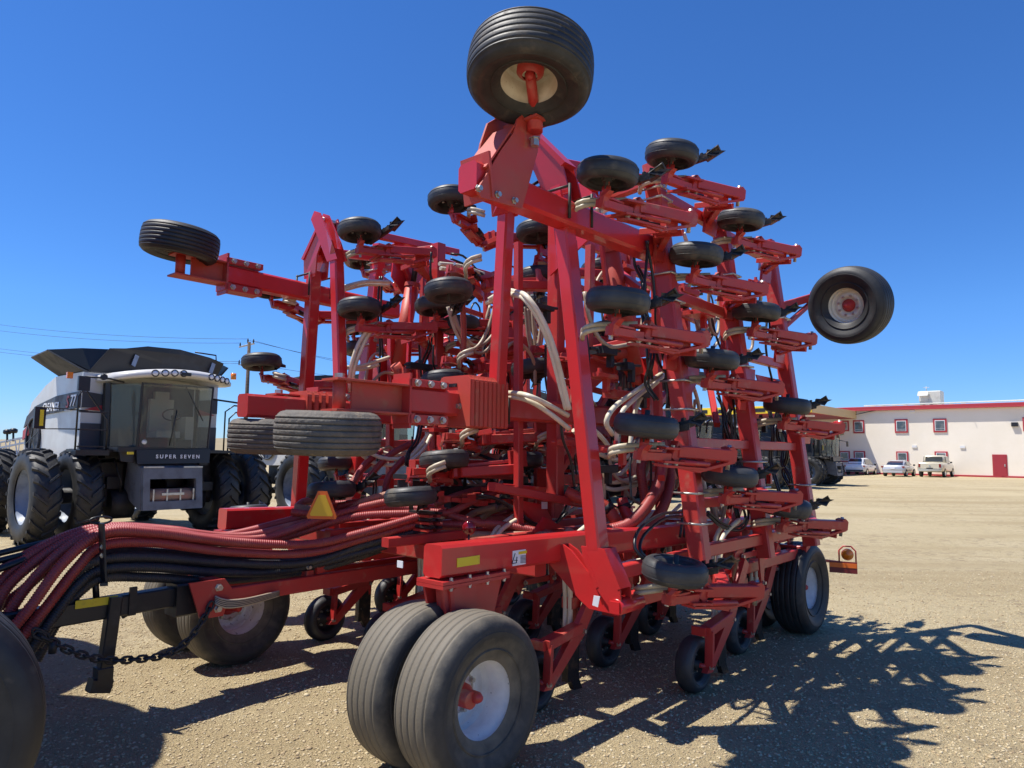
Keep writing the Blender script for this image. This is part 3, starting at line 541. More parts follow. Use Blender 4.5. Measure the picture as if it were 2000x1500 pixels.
# suitcase weights hung on the lower beams
for (px, vv, n_w, pt, wv, z0, z1) in ((918, -1.22, 9, .050, .36, 2.10, 2.50), (600, -3.0, 6, .075, .34, 2.16, 2.44)):
    u0 = uvz(V(px, 785, vv+wv/2))[0]
    for i in range(n_w):
        uu = u0+.025+i*pt; f = MB(); h = wv/2
        f.prism([M(uu, vv-h, z0), M(uu, vv+h, z0), M(uu, vv+h, z1-.03), M(uu, vv+h-.03, z1), M(uu, vv-h+.03, z1), M(uu, vv-h, z1-.05)], T*.046); f.prism([M(uu, vv-h+.02, z0+.02), M(uu, vv+h-.004, z0-.006), M(uu, vv+h+.006, z0+.006), M(uu, vv+h+.006, z1-.045), M(uu, vv+h-.03, z1+.006), M(uu, vv-h+.04, z1+.006)], T*.034)
        part(f, 'weight', m_redf)
    f = MB().box(M(u0-.003, vv-.02, z1-.07), .006, .10, .028); part(f, 'weight_slot', m_rub)
    f = MB().bolt(M(u0, vv+.06, z0+.16), -T, .02, .03); part(f, 'bolt', m_steel)
# wing tubes, cross braces, gussets
for sgn, P in ((1, Pr), (-1, Pl)):
    for i, u_ in enumerate(RK):
        f = MB().beam(P(u_, .95), P(u_, (4.45, 4.5, 4.35)[i]), .15, .13, up=T, c=.014); part(f, 'wing_tube', m_redd if sgn > 0 else m_red)
    for (ua, ub, z_, w_) in ((2.55, 3.85, 4.2, .10), (3.85, 5.1, 4.15, .10), (2.55, 3.85, 3.28, .09), (3.85, 5.1, 2.9, .09), (2.55, 5.1, 2.0, .085), (2.55, 3.85, 1.5, .08), (2.6, 5.05, 1.12, .10)):
        f = MB().beam(P(ua, z_, -.02), P(ub, z_, -.02), w_*.8, w_); part(f, 'cross_brace', m_redd)
    for (ua, z0, z1, dr) in ((2.62, 2.15, 2.70, 1), (3.78, 2.35, 2.85, -1), (3.92, 2.25, 2.80, 1), (5.03, 2.35, 2.75, -1)):
        f = MB().prism([P(ua, z1, -.1), P(ua+.55*dr, z1, -.1), P(ua+.50*dr, z1-.12, -.1), P(ua, z0, -.1)], L*.012); part(f, 'gusset', m_redd)
    q = MB()
    for u_ in RK:
        for z_ in np.arange(1.35, 4.2, .92):
            for dz in (0, .24):
                zz = z_+dz+(.25 if u_ == 3.85 else 0); zz = min(zz, 4.2)
                a, b_ = P(u_-.095, zz, .10), P(u_+.095, zz, .10); c_, d_ = P(u_+.095, zz, -.12), P(u_-.095, zz, -.12); q.rod(d_, a, .010, 6); q.rod(a, b_, .010, 6); q.rod(b_, c_, .010, 6)
    part(q, 'u_bolts', m_steel)
    # hanging outer sections on the inside
    iv = -1.30 if sgn > 0 else -3.00
    for i, u_ in enumerate(RK):
        f = MB().beam(M(u_, iv, 1.45), M(u_, iv, 4.25-.12*i), .14, .12, up=T, c=.012); part(f, 'outer_section_tube', m_redd)
    for (ua, ub, z_, w_) in ((2.55, 3.85, 4.05, .09), (3.85, 5.1, 3.95, .09), (2.55, 5.1, 3.05, .08), (2.55, 5.1, 1.65, .09)):
        f = MB().beam(M(ua, iv, z_), M(ub, iv, z_), w_*.8, w_); part(f, 'outer_section_brace', m_redd)
    for z_ in (4.3, 2.9):
        f = MB().beam(M(2.55, -.3 if sgn > 0 else -4.0, z_), M(2.55, iv, z_-.1), .08, .08); part(f, 'link_bar', m_redd)
    if sgn > 0: f = MB().prism([M(2.46, iv, 3.6), M(2.46, iv+.5*sgn, 3.9), M(2.46, iv+.75*sgn, 4.35), M(2.46, iv, 4.5)], T*.02)
    if sgn > 0: part(f, 'fold_plate', m_red)
    if sgn < 0: f = MB().prism([M(2.46, iv+.1*sgn, 2.15), M(2.46, iv+1.0*sgn, 2.45), M(2.46, iv+1.0*sgn, 3.0), M(2.46, iv+.1*sgn, 2.8)], T*.02)
    if sgn < 0: part(f, 'fold_plate', m_redd)
    # fold cylinder
    a, b_ = (V(1190, 480, -.75), V(1240, 730, -.75)) if sgn > 0 else (V(806, 555, -3.45), V(778, 712, -3.45))
    f = MB().rod(a, b_, .085, 22).lathe([(.095, 0), (.095, .05)], a, b_-a, 22); f.rod(b_, b_+(b_-a).normalized()*.12, .05, 14); part(f, 'fold_cylinder', m_redf)
    f = MB().rod(a, a-(b_-a).normalized()*.5, .035, 14); part(f, 'cylinder_rod', m_black if sgn < 0 else m_chrome)
# pink-lit plates and red bits of the left wing fold
f = MB().prism([V(772, 470, -3.6), V(835, 482, -3.6), V(838, 520, -3.6), V(812, 560, -3.6), V(786, 575, -3.6), V(764, 540, -3.6)], L*.02); f.prism([V(836, 520, -3.3), V(858, 505, -3.3), V(866, 540, -3.3), V(838, 640, -3.3), V(824, 640, -3.3), V(830, 560, -3.3)], L*.02)
f.beam(V(770, 475, -3.55), V(806, 560, -3.55), .06, .06); part(f, 'fold_plate', m_red)
f = MB().prism([V(742, 700, -3.6), V(790, 710, -3.6), V(800, 755, -3.6), V(742, 755, -3.6)], L*.02); f.prism([V(795, 755, -3.3), V(845, 715, -3.3), V(862, 760, -3.3)], L*.02); f.beam(V(764, 660, -3.5), V(764, 760, -3.5), .07, .07, up=T); f.beam(V(805, 560, -3.3), V(795, 760, -3.3), .045, .045, up=T); part(f, 'fold_plate', m_red)
f = MB().rod(V(772, 712, -3.2), V(790, 745, -3.2), .06, 12).rod(V(787, 725, -3.1), V(798, 728, -3.1), .05, 12); part(f, 'pivot_boss', m_redf)
# right middle plates
f = MB().prism([V(1142, 678, -1.0), V(1225, 668, -1.0), V(1210, 712, -1.0), V(1160, 758, -1.0), V(1142, 770, -1.0)], L*.02); part(f, 'fold_plate', m_redd)
f = MB().prism([V(1212, 660, -.9), V(1298, 652, -.9), V(1298, 690, -.9), V(1212, 706, -.9)], L*.02); part(f, 'fold_plate', m_red)
f = MB().rod(V(1185, 685, -.8), V(1222, 690, -.8), .07, 14).rod(V(1210, 700, -.8), V(1235, 740, -.8), .035, 12); part(f, 'pivot_boss', m_redf)
f = MB().beam(V(1153, 480, -.7), V(1148, 690, -.7), .07, .07, up=T); part(f, 'link_bar', m_redd)
f = MB().beam(V(1262, 700, -.7), V(1266, 830, -.7), .10, .10, up=T); part(f, 'link_bar', m_red)
f = MB().beam(V(1175, 480, -.7), V(1185, 565, -.7), .035, .035, up=T); part(f, 'link_bar', m_redd)
f = MB().beam(V(870, 850, -2.6), V(868, 930, -2.6), .14, .14, up=T); f.prism([V(868, 900, -2.5), V(890, 900, -2.5), V(905, 960, -2.5), V(868, 960, -2.5)], L*.02); part(f, 'support_post', m_redd)
f = MB().beam(V(1075, 915, -1.6), V(1075, 1010, -1.6), .22, .20, up=T); part(f, 'valve_box', m_redd)
f = MB().prism([V(1000, 975, -1.5), V(1060, 985, -1.5), V(1085, 1030, -1.5), V(1040, 1018, -1.5)], L*.03); f.prism([V(1040, 1040, -1.2), V(1062, 1010, -1.2), V(1100, 1030, -1.2)], L*.03); f.beam(V(985, 950, -1.5), V(1085, 958, -1.5), .05, .05); part(f, 'centre_bracket', m_red)
for (x0, y0, x1, y1, v_) in ((805, 905, 1005, 905, -2.2), (800, 920, 1000, 930, -2.0), (960, 950, 1140, 985, -1.2), (850, 885, 1000, 895, -2.6), (1000, 845, 1115, 850, -1.8), (880, 870, 1000, 860, -2.9), (1000, 880, 1110, 885, -2.0), (1000, 865, 1115, 868, -2.3)):
    f = MB().beam(V(x0, y0, v_), V(x1, y1, v_), .09, .07); part(f, 'frame_brace', m_redd)
f = MB()
for i in range(26):
    x_ = 790+12*i+random.random()*8; y_ = 955+random.random()*28; p = V(x_, y_, -1.9); f.box(p, .05+.1*random.random(), .05+.05*random.random(), .03+.05*random.random())
part(f, 'centre_linkage', m_redd)
f = MB()
for i in range(34): f.box(V(780+13*i*.8+random.random()*10, 900+random.random()*90, -2.4), .06+.2*random.random(), .06+.2*random.random(), .03+.10*random.random())
for i in range(14): a_ = V(860+16*i, 900+random.random()*80, -2.2); f.rod(a_, a_+Vector((random.uniform(-.4, .4), random.uniform(-.3, .3), random.uniform(-.05, .35))), .018, 6)
part(f, 'centre_machinery', m_gunm)
# openers
CW = .60
for x, y in ((1318, 1115), (1262, 832), (1207, 588), (1187, 340), (1425, 928), (1390, 702), (1360, 498), (1312, 302), (1535, 990), (1537, 792), (1477, 609), (1447, 430)): opener(DR, DW, S(x, y, .12, CW), 'RO')
for x, y in ((511, 707), (530, 563), (707, 507), (690, 637), (880, 390)):
    p = S(x, y, -.12, -4.9) if x < 800 else V(x, y, -2.0); opener(DR, DW, p, 'LO')
for x, y in ((876, 568), (1048, 542), (1040, 720), (866, 742), (1018, 900), (868, 898), (802, 970), (1172, 525)): opener(DR, DW, V(x, y, -1.75 if x != 866 else -2.3), 'RI')
for x, y in ((702, 450), (702, 602), (850, 597), (1010, 850)): opener(DR, DW, V(x, y, -3.0 if x < 800 else -2.75), 'LI')
opener(DR, DW, V(648, 957, -2.75), 'LI'); opener(DR, DW, V(656, 905, -4.6), 'LO'); opener(DR, DW, V(485, 1000, -4.75), 'LO'); opener(DR, DW, V(1175, 850, -2.2), 'RI')
for u_, z_ in ((2.65, 2.35), (2.65, 3.3), (3.9, 2.0), (3.9, 3.75), (2.65, 1.45)): opener(DR, DW, M(u_, -2.72, z_), 'LI')
for u_, z_ in ((3.9, 3.3), (3.9, 2.4), (2.65, 4.15), (3.9, 1.5)): opener(DR, DW, M(u_, -1.62, z_), 'RI')
for u_, z_ in ((3.85, 2.2), (3.85, 3.2)): opener(DR, DW, Pl(u_-1.2, z_, .3), 'LO')
for i, (u_, v_) in enumerate(((2.64, .06), (3.95, -.15), (2.72, -.86), (1.42, -.62), (2.78, -1.85), (1.5, -3.42), (2.68, -3.82), (4.0, -1.15), (3.2, -3.5), (3.95, -2.2), (1.45, -2.4), (4.05, -3.2), (1.45, -1.5), (2.7, -2.9))):
    opener(DR, DW, M(u_, v_, .215), 'G')
# front castor wheel
fw = S(1660, 596, .12, 1.02); vd = (CAM-fw).normalized(); ax_ = (vd+Vector((-.55, .05, -.06))).normalized()
big_wheel(DR, DW, fw, ax_, .42, m_tyre, m_cream, shallow=True, name='castor_wheel', label='front wing wheel with a cream rim, raised at the far right')
f = MB(); e_ = fw-ax_*.24; g_ = V(1588, 580, uvz(fw)[1]-.55); f.beam(Pr(5.1, 3.55, -.1), g_, .08, .09, ext=.03); f.beam(g_, e_, .12, .13); f.rod(e_, fw-ax_*.05, .05, 14); f.beam(Pr(5.1, 3.3), g_-Vector((0, 0, .05)), .05, .05); part(f, 'castor_arm', m_redd)
# side marker board with amber lamp, red lamp and slow vehicle sign
pm = V(1650, 1106, .35); f = MB().beam(V(1598, 1093, .1), V(1668, 1102, .35), .03, .03); part(f, 'marker_arm', m_redd)
bx = (pm-CAM).normalized(); bx = Vector((bx.y, -bx.x, 0)).normalized(); by = bx.cross(K)
f = MB().box(V(1647, 1108, .35), .28, .012, .125, (bx, by, K)); part(f, 'marker_board', mat('dark_red_board', (.20, .02, .02), .4))
f = MB().box(V(1647, 1104, .35)-by*.009*(1 if by.y > 0 else -1), .27, .004, .05, (bx, by, K)); part(f, 'marker_stripe', m_orange)
pl = V(1655, 1083, .35); f = MB().lathe([(.0, .05), (.045, .042), (.062, .02), (.066, 0), (.062, -.02), (.045, -.042), (0, -.05)], pl, (-.3, -1, .05), 28); part(f, 'amber_lamp', m_amber)
f = MB().tube([pl+bx*(-.085)-K*.09, pl+bx*(-.085)+K*.04, pl+bx*(-.04)+K*.09, pl+bx*.04+K*.09, pl+bx*.085+K*.04, pl+bx*.085-K*.09], .009, 6); part(f, 'lamp_guard', m_redd)
pl = V(916, 1031, -1.1); f = MB().lathe([(0, .03), (.045, .024), (.055, .0), (.05, -.03), (0, -.035)], pl, (-.1, -1, 0), 28); part(f, 'red_lamp', m_redlens)
f = MB().rod(pl-K*.04, pl-K*.16, .008); part(f, 'lamp_stem', m_rub)
c0 = V(629, 990, -2.42); X_ = (L*.8+T*.6).normalized(); X_ = Vector((.98, -.1, 0)).normalized(); n_s = X_.cross(K)
def smv(k, off): k = k*.84; return [c0+X_*(x*k)+K*(z*k)+n_s*off for x, z in ((-.140, -.115), (.140, -.115), (.150, -.09), (.045, .150), (-.045, .150), (-.150, -.09))]
f = MB().prism(smv(1.06, 0), n_s*.006); part(f, 'slow_sign_border', m_orange)
f = MB().prism(smv(.80, .008 if n_s.y < 0 else -.008), n_s*.004); part(f, 'slow_sign', m_smv, 'yellow slow-moving-vehicle sign with an orange border')
# decals
def decal(x, y, v_, w_, h_, m, name='decal', du=0): f = MB().box(V(x, y, v_), w_, .004, h_); return part(f, name, m)
rf = -.42+.0845
decal(915, 1096, rf, .20, .055, m_yel, 'reflective_strip'); decal(1014, 1089, rf, .135, .10, m_decal, 'warning_decal'); decal(1021, 1079, rf+.003, .085, .018, m_yel, 'warning_header')
f = MB(); pd = V(1006, 1091, rf+.004)
for a_, b_ in (((-.03, -.03), (.0, .035)), ((-.03, -.03), (.015, -.03)), ((.015, -.03), (.02, .01)), ((-.01, -.01), (.025, -.015))): f.beam(pd+T*a_[0]+K*a_[1], pd+T*b_[0]+K*b_[1], .006, .003)
for i in range(6): f.beam(V(1017, 1086+2.6*i, rf+.004), V(1028, 1085.2+2.6*i, rf+.004), .003, .003)
part(f, 'warning_print', m_ink)
ue = .0-.022
f = MB().box(M(ue, -.46, 1.235), .004, .05, .04); part(f, 'part_label', m_decal)
decal(564, 1027, -3.78+.0845, .22, .10, m_decal, 'warning_decal'); decal(577, 1018, -3.78+.088, .12, .02, m_yel, 'warning_header')
f = MB(); pd = V(552, 1030, -3.78+.089)
for a_, b_ in (((-.04, -.03), (.0, .035)), ((-.03, -.03), (.025, -.03)), ((.015, -.03), (.02, .01))): f.beam(pd+T*a_[0]+K*a_[1], pd+T*b_[0]+K*b_[1], .006, .003)
part(f, 'warning_print', m_ink)
f = MB().prism([U(1160, 1163, 1.345), U(1172, 1165, 1.345), U(1168, 1186, 1.345), U(1157, 1182, 1.345)], T*.004); part(f, 'part_label', m_decal)
f = MB().prism([V(1058, 980, -1.45), V(1069, 980, -1.45), V(1069, 994, -1.45), V(1058, 994, -1.45)], L*.004); part(f, 'part_label', m_decal)

# ------------------------------------------------------------------ hoses of the drill
def hv(x, v): return v-.80*min(1, max(0, (828-x)/300))
def hs(name, pts, v_, r, m, corr=False, n=9, label=None):
    """pts: (x, y) at plane v_, or (x, y, v)"""
    P = [V(p[0], p[1], p[2] if len(p) > 2 else v_) for p in pts]
    return part(hose(P, r, corr, .0165, n), name, m, label)
strap_u = uvz(V(200, 1070, -1.9))[0]
# bundle along the tongue: red on top, black below
R_ = .030
red = [
 [(18, 1235, -1.80), (60, 1185, -1.80), (125, 1098, -1.82), (200, 1042, -1.84), (300, 1040, -1.86), (450, 1058, -1.88), (600, 1063, -1.9), (710, 1040, -1.95), (828, 1006, -2.0)],
 [(38, 1250, -1.84), (95, 1180, -1.84), (150, 1110, -1.84), (200, 1066, -1.86), (300, 1060, -1.88), (450, 1078, -1.9), (600, 1080, -1.93), (710, 1052, -1.98), (828, 1020, -2.03)],
 [(0, 1225, -1.95), (50, 1150, -1.95), (120, 1078, -1.95), (200, 1038, -1.95), (300, 1036, -1.95), (420, 1052, -1.96), (520, 1050, -2.0), (640, 1010, -2.1), (760, 980, -2.2), (820, 988, -2.25)],
 [(-20, 1215, -2.05), (20, 1140, -2.05), (110, 1070, -2.05), (200, 1034, -2.05), (320, 1036, -2.05), (470, 1048, -2.05), (600, 1020, -2.15), (740, 992, -2.2), (825, 996, -2.2)],
 [(-30, 1195, -2.12), (15, 1122, -2.12), (100, 1062, -2.12), (200, 1030, -2.12), (340, 1036, -2.12), (430, 1048, -2.12), (560, 1018, -2.2), (680, 985, -2.3), (800, 972, -2.4)],
 [(-40, 1210, -2.15), (35, 1160, -2.15), (120, 1090, -2.15), (200, 1050, -2.12), (320, 1050, -2.1), (470, 1060, -2.1), (560, 1048, -2.1), (690, 1010, -2.1), (826, 1002, -2.12)]]
for i, p in enumerate(red): hs('air_hose', [(x, y, hv(x, v)) for x, y, v in p], 0, R_+.006, m_hred, True, 12, 'red corrugated air hose' if i == 0 else None)
blk = [
 [(42, 1262, -1.86), (96, 1180, -1.86), (148, 1118, -1.86), (202, 1092, -1.88), (300, 1088, -1.9), (450, 1100, -1.92), (600, 1098, -1.96), (720, 1062, -2.0), (828, 1034, -2.05)],
 [(58, 1272, -1.86), (108, 1200, -1.86), (154, 1140, -1.86), (202, 1112, -1.88), (300, 1108, -1.9), (430, 1118, -1.92), (560, 1114, -1.97), (700, 1080, -2.0), (828, 1044, -2.05)],
 [(70, 1290, -2.0), (120, 1200, -2.0), (160, 1150, -2.0), (202, 1108, -2.0), (300, 1104, -2.0), (450, 1108, -2.0), (600, 1090, -2.1), (730, 1060, -2.1), (826, 1040, -2.15)],
 [(72, 1262, -1.92), (120, 1196, -1.92), (160, 1152, -1.92), (204, 1128, -1.92), (300, 1128, -1.94), (400, 1134, -1.96), (520, 1126, -2.0), (640, 1106, -2.05), (780, 1060, -2.1)],
 [(60, 1240, -2.1), (130, 1140, -2.1), (204, 1080, -2.1), (320, 1080, -2.1), (470, 1090, -2.1), (640, 1070, -2.15), (820, 1026, -2.2)]]
for i, p in enumerate(blk): hs('air_hose', [(x, y, hv(x, v)) for x, y, v in p], 0, R_+.006, m_hblk, True, 12, 'black corrugated air hose' if i == 0 else None)
f = MB(); f.beam(V(203, 1134, -2.55), V(198, 1022, -2.55), .09, .014, up=T); f.beam(V(203, 1134, -3.0), V(198, 1022, -3.0), .09, .014, up=T); f.beam(V(203, 1142, -2.56), V(203, 1130, -3.0), .05, .02); f.rod(V(186, 1128, -2.72), V(188, 1168, -2.72), .022, 8); part(f, 'hose_strap', m_black, 'black upright strap holding the hose bundle')
f = MB().bolt(V(201, 1068, -2.54), L, .014, .012).bolt(V(201, 1085, -2.54), L, .014, .012); part(f, 'bolts', m_steel)
f = MB(); c = V(197, 1016, -2.6); f.tube([c+T*.07*math.cos(a)+K*.024*math.sin(a) for a in np.linspace(0, 2*math.pi, 25)], .008, 6); f.beam(V(190, 1012, -2.6), V(150, 1022, -2.7), .04, .012); part(f, 'strap_handle', m_black)
for p in ([(-60, 1110, -2.2), (60, 1080, -2.2), (150, 1062, -2.2), (200, 1052, -2.2)], [(-60, 1095, -2.25), (60, 1066, -2.25), (140, 1050, -2.25), (200, 1044, -2.2)], [(-60, 1132, -2.1), (30, 1100, -2.1), (110, 1064, -2.15), (160, 1050, -2.2)]): hs('hydraulic_hose', [(x, y, v-.8) for x, y, v in p], 0, .022, m_rub)
hs('hydraulic_hose', [(-60, 1150, -3.0), (40, 1085, -3.0), (130, 1042, -3.0), (170, 1034, -3.0), (196, 1038, -3.0)], 0, .02, m_hred)
# clamp blocks
f = MB()
for i in range(4):
    for x_ in (824, 838): f.box(V(x_, 1000+14*i, -1.98), .05, .30, .02)
part(f, 'hose_clamp', m_castiron)
f = MB()
for i in range(3):
    for x_ in (823, 838): f.box(V(x_, 1007+14*i, -1.99), .045, .26, .022)
part(f, 'hose_clamp_insert', m_redf)
for m_, pts in ((m_hred, [(840, 1000, -2.0), (880, 1000, -1.9), (920, 980, -1.9), (965, 962, -1.9)]), (m_hred, [(840, 996, -2.1), (880, 1006, -1.9), (930, 1020, -1.7), (1000, 1034, -1.5), (1060, 1050, -1.2)]), (m_hred, [(840, 1024, -2.0), (900, 1024, -1.8), (960, 1022, -1.6), (1040, 1035, -1.3), (1100, 1050, -1.0)]),
    (m_htan, [(850, 1042, -1.9), (960, 1045, -1.6), (1050, 1045, -1.2), (1110, 1048, -.95), (1150, 1052, -.85)]), (m_htan, [(905, 1018, -2.2), (930, 1000, -2.2), (970, 990, -2.0)]), (m_htan, [(940, 1012, -2.3), (965, 996, -2.2), (1010, 985, -2.0), (1040, 988, -1.8)]), (m_hred, [(850, 985, -2.3), (900, 965, -2.2), (950, 955, -2.2), (990, 960, -2.1)]),
    (m_hred, [(570, 1000, -2.9), (600, 1003, -2.8), (640, 1004, -2.7), (700, 1000, -2.5), (760, 990, -2.4)]), (m_htan, [(575, 990, -3.0), (620, 996, -2.9), (680, 990, -2.7), (720, 975, -2.6), (760, 965, -2.5)]), (m_hred, [(580, 990, -3.1), (600, 978, -3.1), (650, 984, -3.0), (720, 980, -2.8)]),
    (m_hred, [(670, 965, -3.0), (690, 940, -3.0), (715, 905, -3.0), (745, 880, -3.0)]), (m_hred, [(700, 960, -3.0), (722, 930, -3.0), (760, 890, -2.9), (800, 868, -2.9)]), (m_hred, [(750, 970, -2.8), (760, 930, -2.8), (790, 895, -2.8)]), (m_hred, [(690, 950, -3.1), (705, 920, -3.1), (730, 898, -3.1)]),
    (m_htan, [(700, 990, -2.7), (740, 975, -2.6), (780, 962, -2.6), (830, 950, -2.6)])):
    hs('air_hose', pts, 0, .034, m_, True, 10)
# the thick hoses rising beside the right wing
for m_, pts, r in ((m_hred, [(1130, 1048, -.95), (1175, 1038, -.6), (1225, 1025, -.45), (1262, 990, -.45), (1288, 940, -.5), (1294, 880, -.6), (1290, 850, -.7)], .052),
    (m_hred, [(1130, 1052, -.75), (1190, 1056, -.5), (1250, 1044, -.4), (1290, 1000, -.45), (1308, 940, -.55), (1306, 880, -.65), (1300, 860, -.75)], .050),
    (m_hred, [(1262, 1000, -.6), (1256, 950, -.65), (1252, 915, -.7), (1262, 885, -.8)], .045), (m_htan, [(1110, 1040, -1.0), (1150, 1062, -.7), (1220, 1070, -.55), (1290, 1058, -.5)], .045)):
    hs('air_hose', pts, 0, r, m_, True, 14)
for pts, m_ in (([(1150, 975, -.9), (1178, 985, -.8), (1192, 1000, -.75), (1205, 1020, -.7)], m_redf), ([(1215, 975, -.8), (1222, 1000, -.75), (1232, 1018, -.7)], m_redd), ([(1105, 960, -1.2), (1130, 972, -1.1), (1150, 976, -1.0)], m_redf)):
    hs('manifold_pipe', pts, 0, .055, m_, False, 16)
f = MB().rod(V(1188, 996, -.77), V(1180, 986, -.79), .066, 16).rod(V(1218, 985, -.78), V(1222, 996, -.76), .062, 16); part(f, 'pipe_cuff', m_rub)
# cream seed tubes
cream = [
 [(955, 585, -1.35), (985, 568, -1.2), (1008, 570, -1.0), (1030, 580, -.75), (1060, 625, -.65), (1085, 690, -.6), (1112, 800, -.6)], [(950, 592, -1.4), (985, 575, -1.2), (1005, 576, -1.0), (1026, 586, -.8), (1055, 630, -.7), (1078, 692, -.65), (1106, 800, -.62)],
 [(930, 790, -1.6), (975, 770, -1.45), (1005, 768, -1.0), (1035, 774, -.75), (1070, 790, -.7), (1110, 812, -.65)], [(935, 796, -1.6), (978, 778, -1.45), (1006, 776, -1.0), (1040, 786, -.8), (1080, 812, -.7), (1112, 838, -.65)],
 [(1292, 730, -.3), (1240, 765, -.3), (1200, 795, -.25), (1184, 825, -.25), (1196, 848, -.3)], [(1296, 734, -.4), (1250, 770, -.4), (1218, 800, -.3), (1206, 830, -.35), (1206, 870, -.4), (1215, 900, -.5)], [(1290, 740, -.5), (1250, 780, -.5), (1236, 830, -.5), (1230, 880, -.5)],
 [(1120, 840, -.9), (1160, 880, -.9), (1205, 898, -.85), (1235, 885, -.8), (1255, 850, -.8)], [(1128, 860, -1.0), (1160, 910, -.95), (1205, 928, -.9), (1232, 900, -.9), (1240, 860, -.9)], [(1140, 820, -.8), (1180, 860, -.8), (1200, 892, -.8)],
 [(1160, 928, -1.0), (1195, 942, -.9), (1240, 932, -.8), (1262, 910, -.8)], [(1150, 932, -1.0), (1195, 956, -.9), (1250, 945, -.8)],
 [(720, 640, -3.0), (700, 672, -3.05), (686, 715, -3.1), (680, 762, -3.2)], [(726, 642, -3.0), (708, 676, -3.05), (692, 720, -3.1), (686, 765, -3.2)],
 [(672, 560, -3.4), (715, 550, -3.4), (762, 551, -3.4)], [(672, 566, -3.5), (715, 556, -3.5), (760, 557, -3.5)], [(655, 718, -3.6), (700, 716, -3.5), (735, 706, -3.4), (760, 698, -3.4)], [(655, 712, -3.7), (700, 722, -3.6), (740, 712, -3.5)],
 [(858, 515, -2.4), (900, 520, -2.4), (945, 535, -2.4)], [(860, 524, -2.5), (900, 530, -2.5), (950, 548, -2.5), (975, 560, -2.5)],
 [(696, 880, -3.0), (735, 905, -3.0), (790, 905, -2.8), (825, 880, -2.7), (842, 850, -2.7)], [(710, 878, -3.0), (750, 895, -2.9), (800, 892, -2.8), (830, 862, -2.7)], [(735, 880, -3.1), (770, 888, -3.0), (812, 878, -2.9), (838, 845, -2.8)],
 [(1330, 560, -.9), (1360, 590, -.8), (1372, 640, -.8), (1350, 700, -.9)], [(1340, 570, -.8), (1385, 600, -.8), (1392, 650, -.8), (1362, 690, -.9)], [(1350, 575, -.9), (1400, 610, -.8), (1408, 655, -.8), (1380, 695, -.8)], [(1335, 455, -.6), (1342, 478, -.6), (1336, 500, -.6)],
 [(1345, 900, -.6), (1370, 930, -.5), (1378, 970, -.5), (1374, 1010, -.5)], [(1385, 950, -.5), (1398, 975, -.45), (1410, 1005, -.45), (1412, 1030, -.45)], [(1400, 945, -.5), (1418, 970, -.45), (1424, 1000, -.45)],
 [(1190, 1110, -.3), (1230, 1098, -.3), (1262, 1094, -.2)], [(1190, 1125, -.35), (1230, 1114, -.3), (1270, 1112, -.2)],
 [(1345, 730, -.7), (1362, 780, -.7), (1370, 830, -.7)], [(1150, 418, -.6), (1185, 402, -.5), (1230, 398, -.4)], [(1155, 425, -.6), (1190, 408, -.5), (1250, 402, -.4)]]
for p in cream: hs('seed_tube', p, 0, .021, m_seed)
rs = random.Random(4)
for (cx, cy, hw, hh_, v_, n_, sg, m_) in ((930, 842, 52, 44, -2.6, 9, 1, m_seedb), (925, 845, 40, 38, -2.5, 4, 1, m_seed), (1050, 600, 26, 90, -2.0, 5, 1, m_seedb), (935, 600, 60, 95, -2.5, 5, 1, m_seedb), (945, 935, 60, 30, -2.8, 6, 1, m_seedb), (1380, 600, 26, 70, -.85, 4, 1, m_seedb), (1405, 960, 18, 60, -.5, 4, 1, m_seedb), (1232, 700, 20, 60, -1.2, 5, 1, m_seedb)):
    for k in range(n_):
        a_ = cx-hw*rs.uniform(.5, 1.0)+rs.uniform(-6, 6); b_ = cx+hw*rs.uniform(.4, 1.0)+rs.uniform(-6, 6); h2 = hh_*rs.uniform(.6, 1.1)*sg; vv = v_+rs.uniform(-.25, .25); yy = cy+rs.uniform(-6, 6)
        P_ = [(a_+(b_-a_)*t, yy+h2*(math.sin(math.pi*t)**.8), vv+.1*t) for t in np.linspace(0, 1, 9)]; hs('seed_tube', P_, 0, .018, m_)
# distribution tower
f = MB(); f.box(V(1222, 712, -1.05), .22, .2, .16); f.box(V(1222, 728, -1.05), .28, .24, .05)
for k in range(6): f.rod(V(1205+7*k, 730, -1.0), V(1205+7*k, 765, -1.0), .016, 8)
part(f, 'distribution_head', m_feed); f = MB().rod(V(1223, 745, -1.1), V(1235, 880, -1.1), .05, 16); part(f, 'riser_pipe', m_redf)
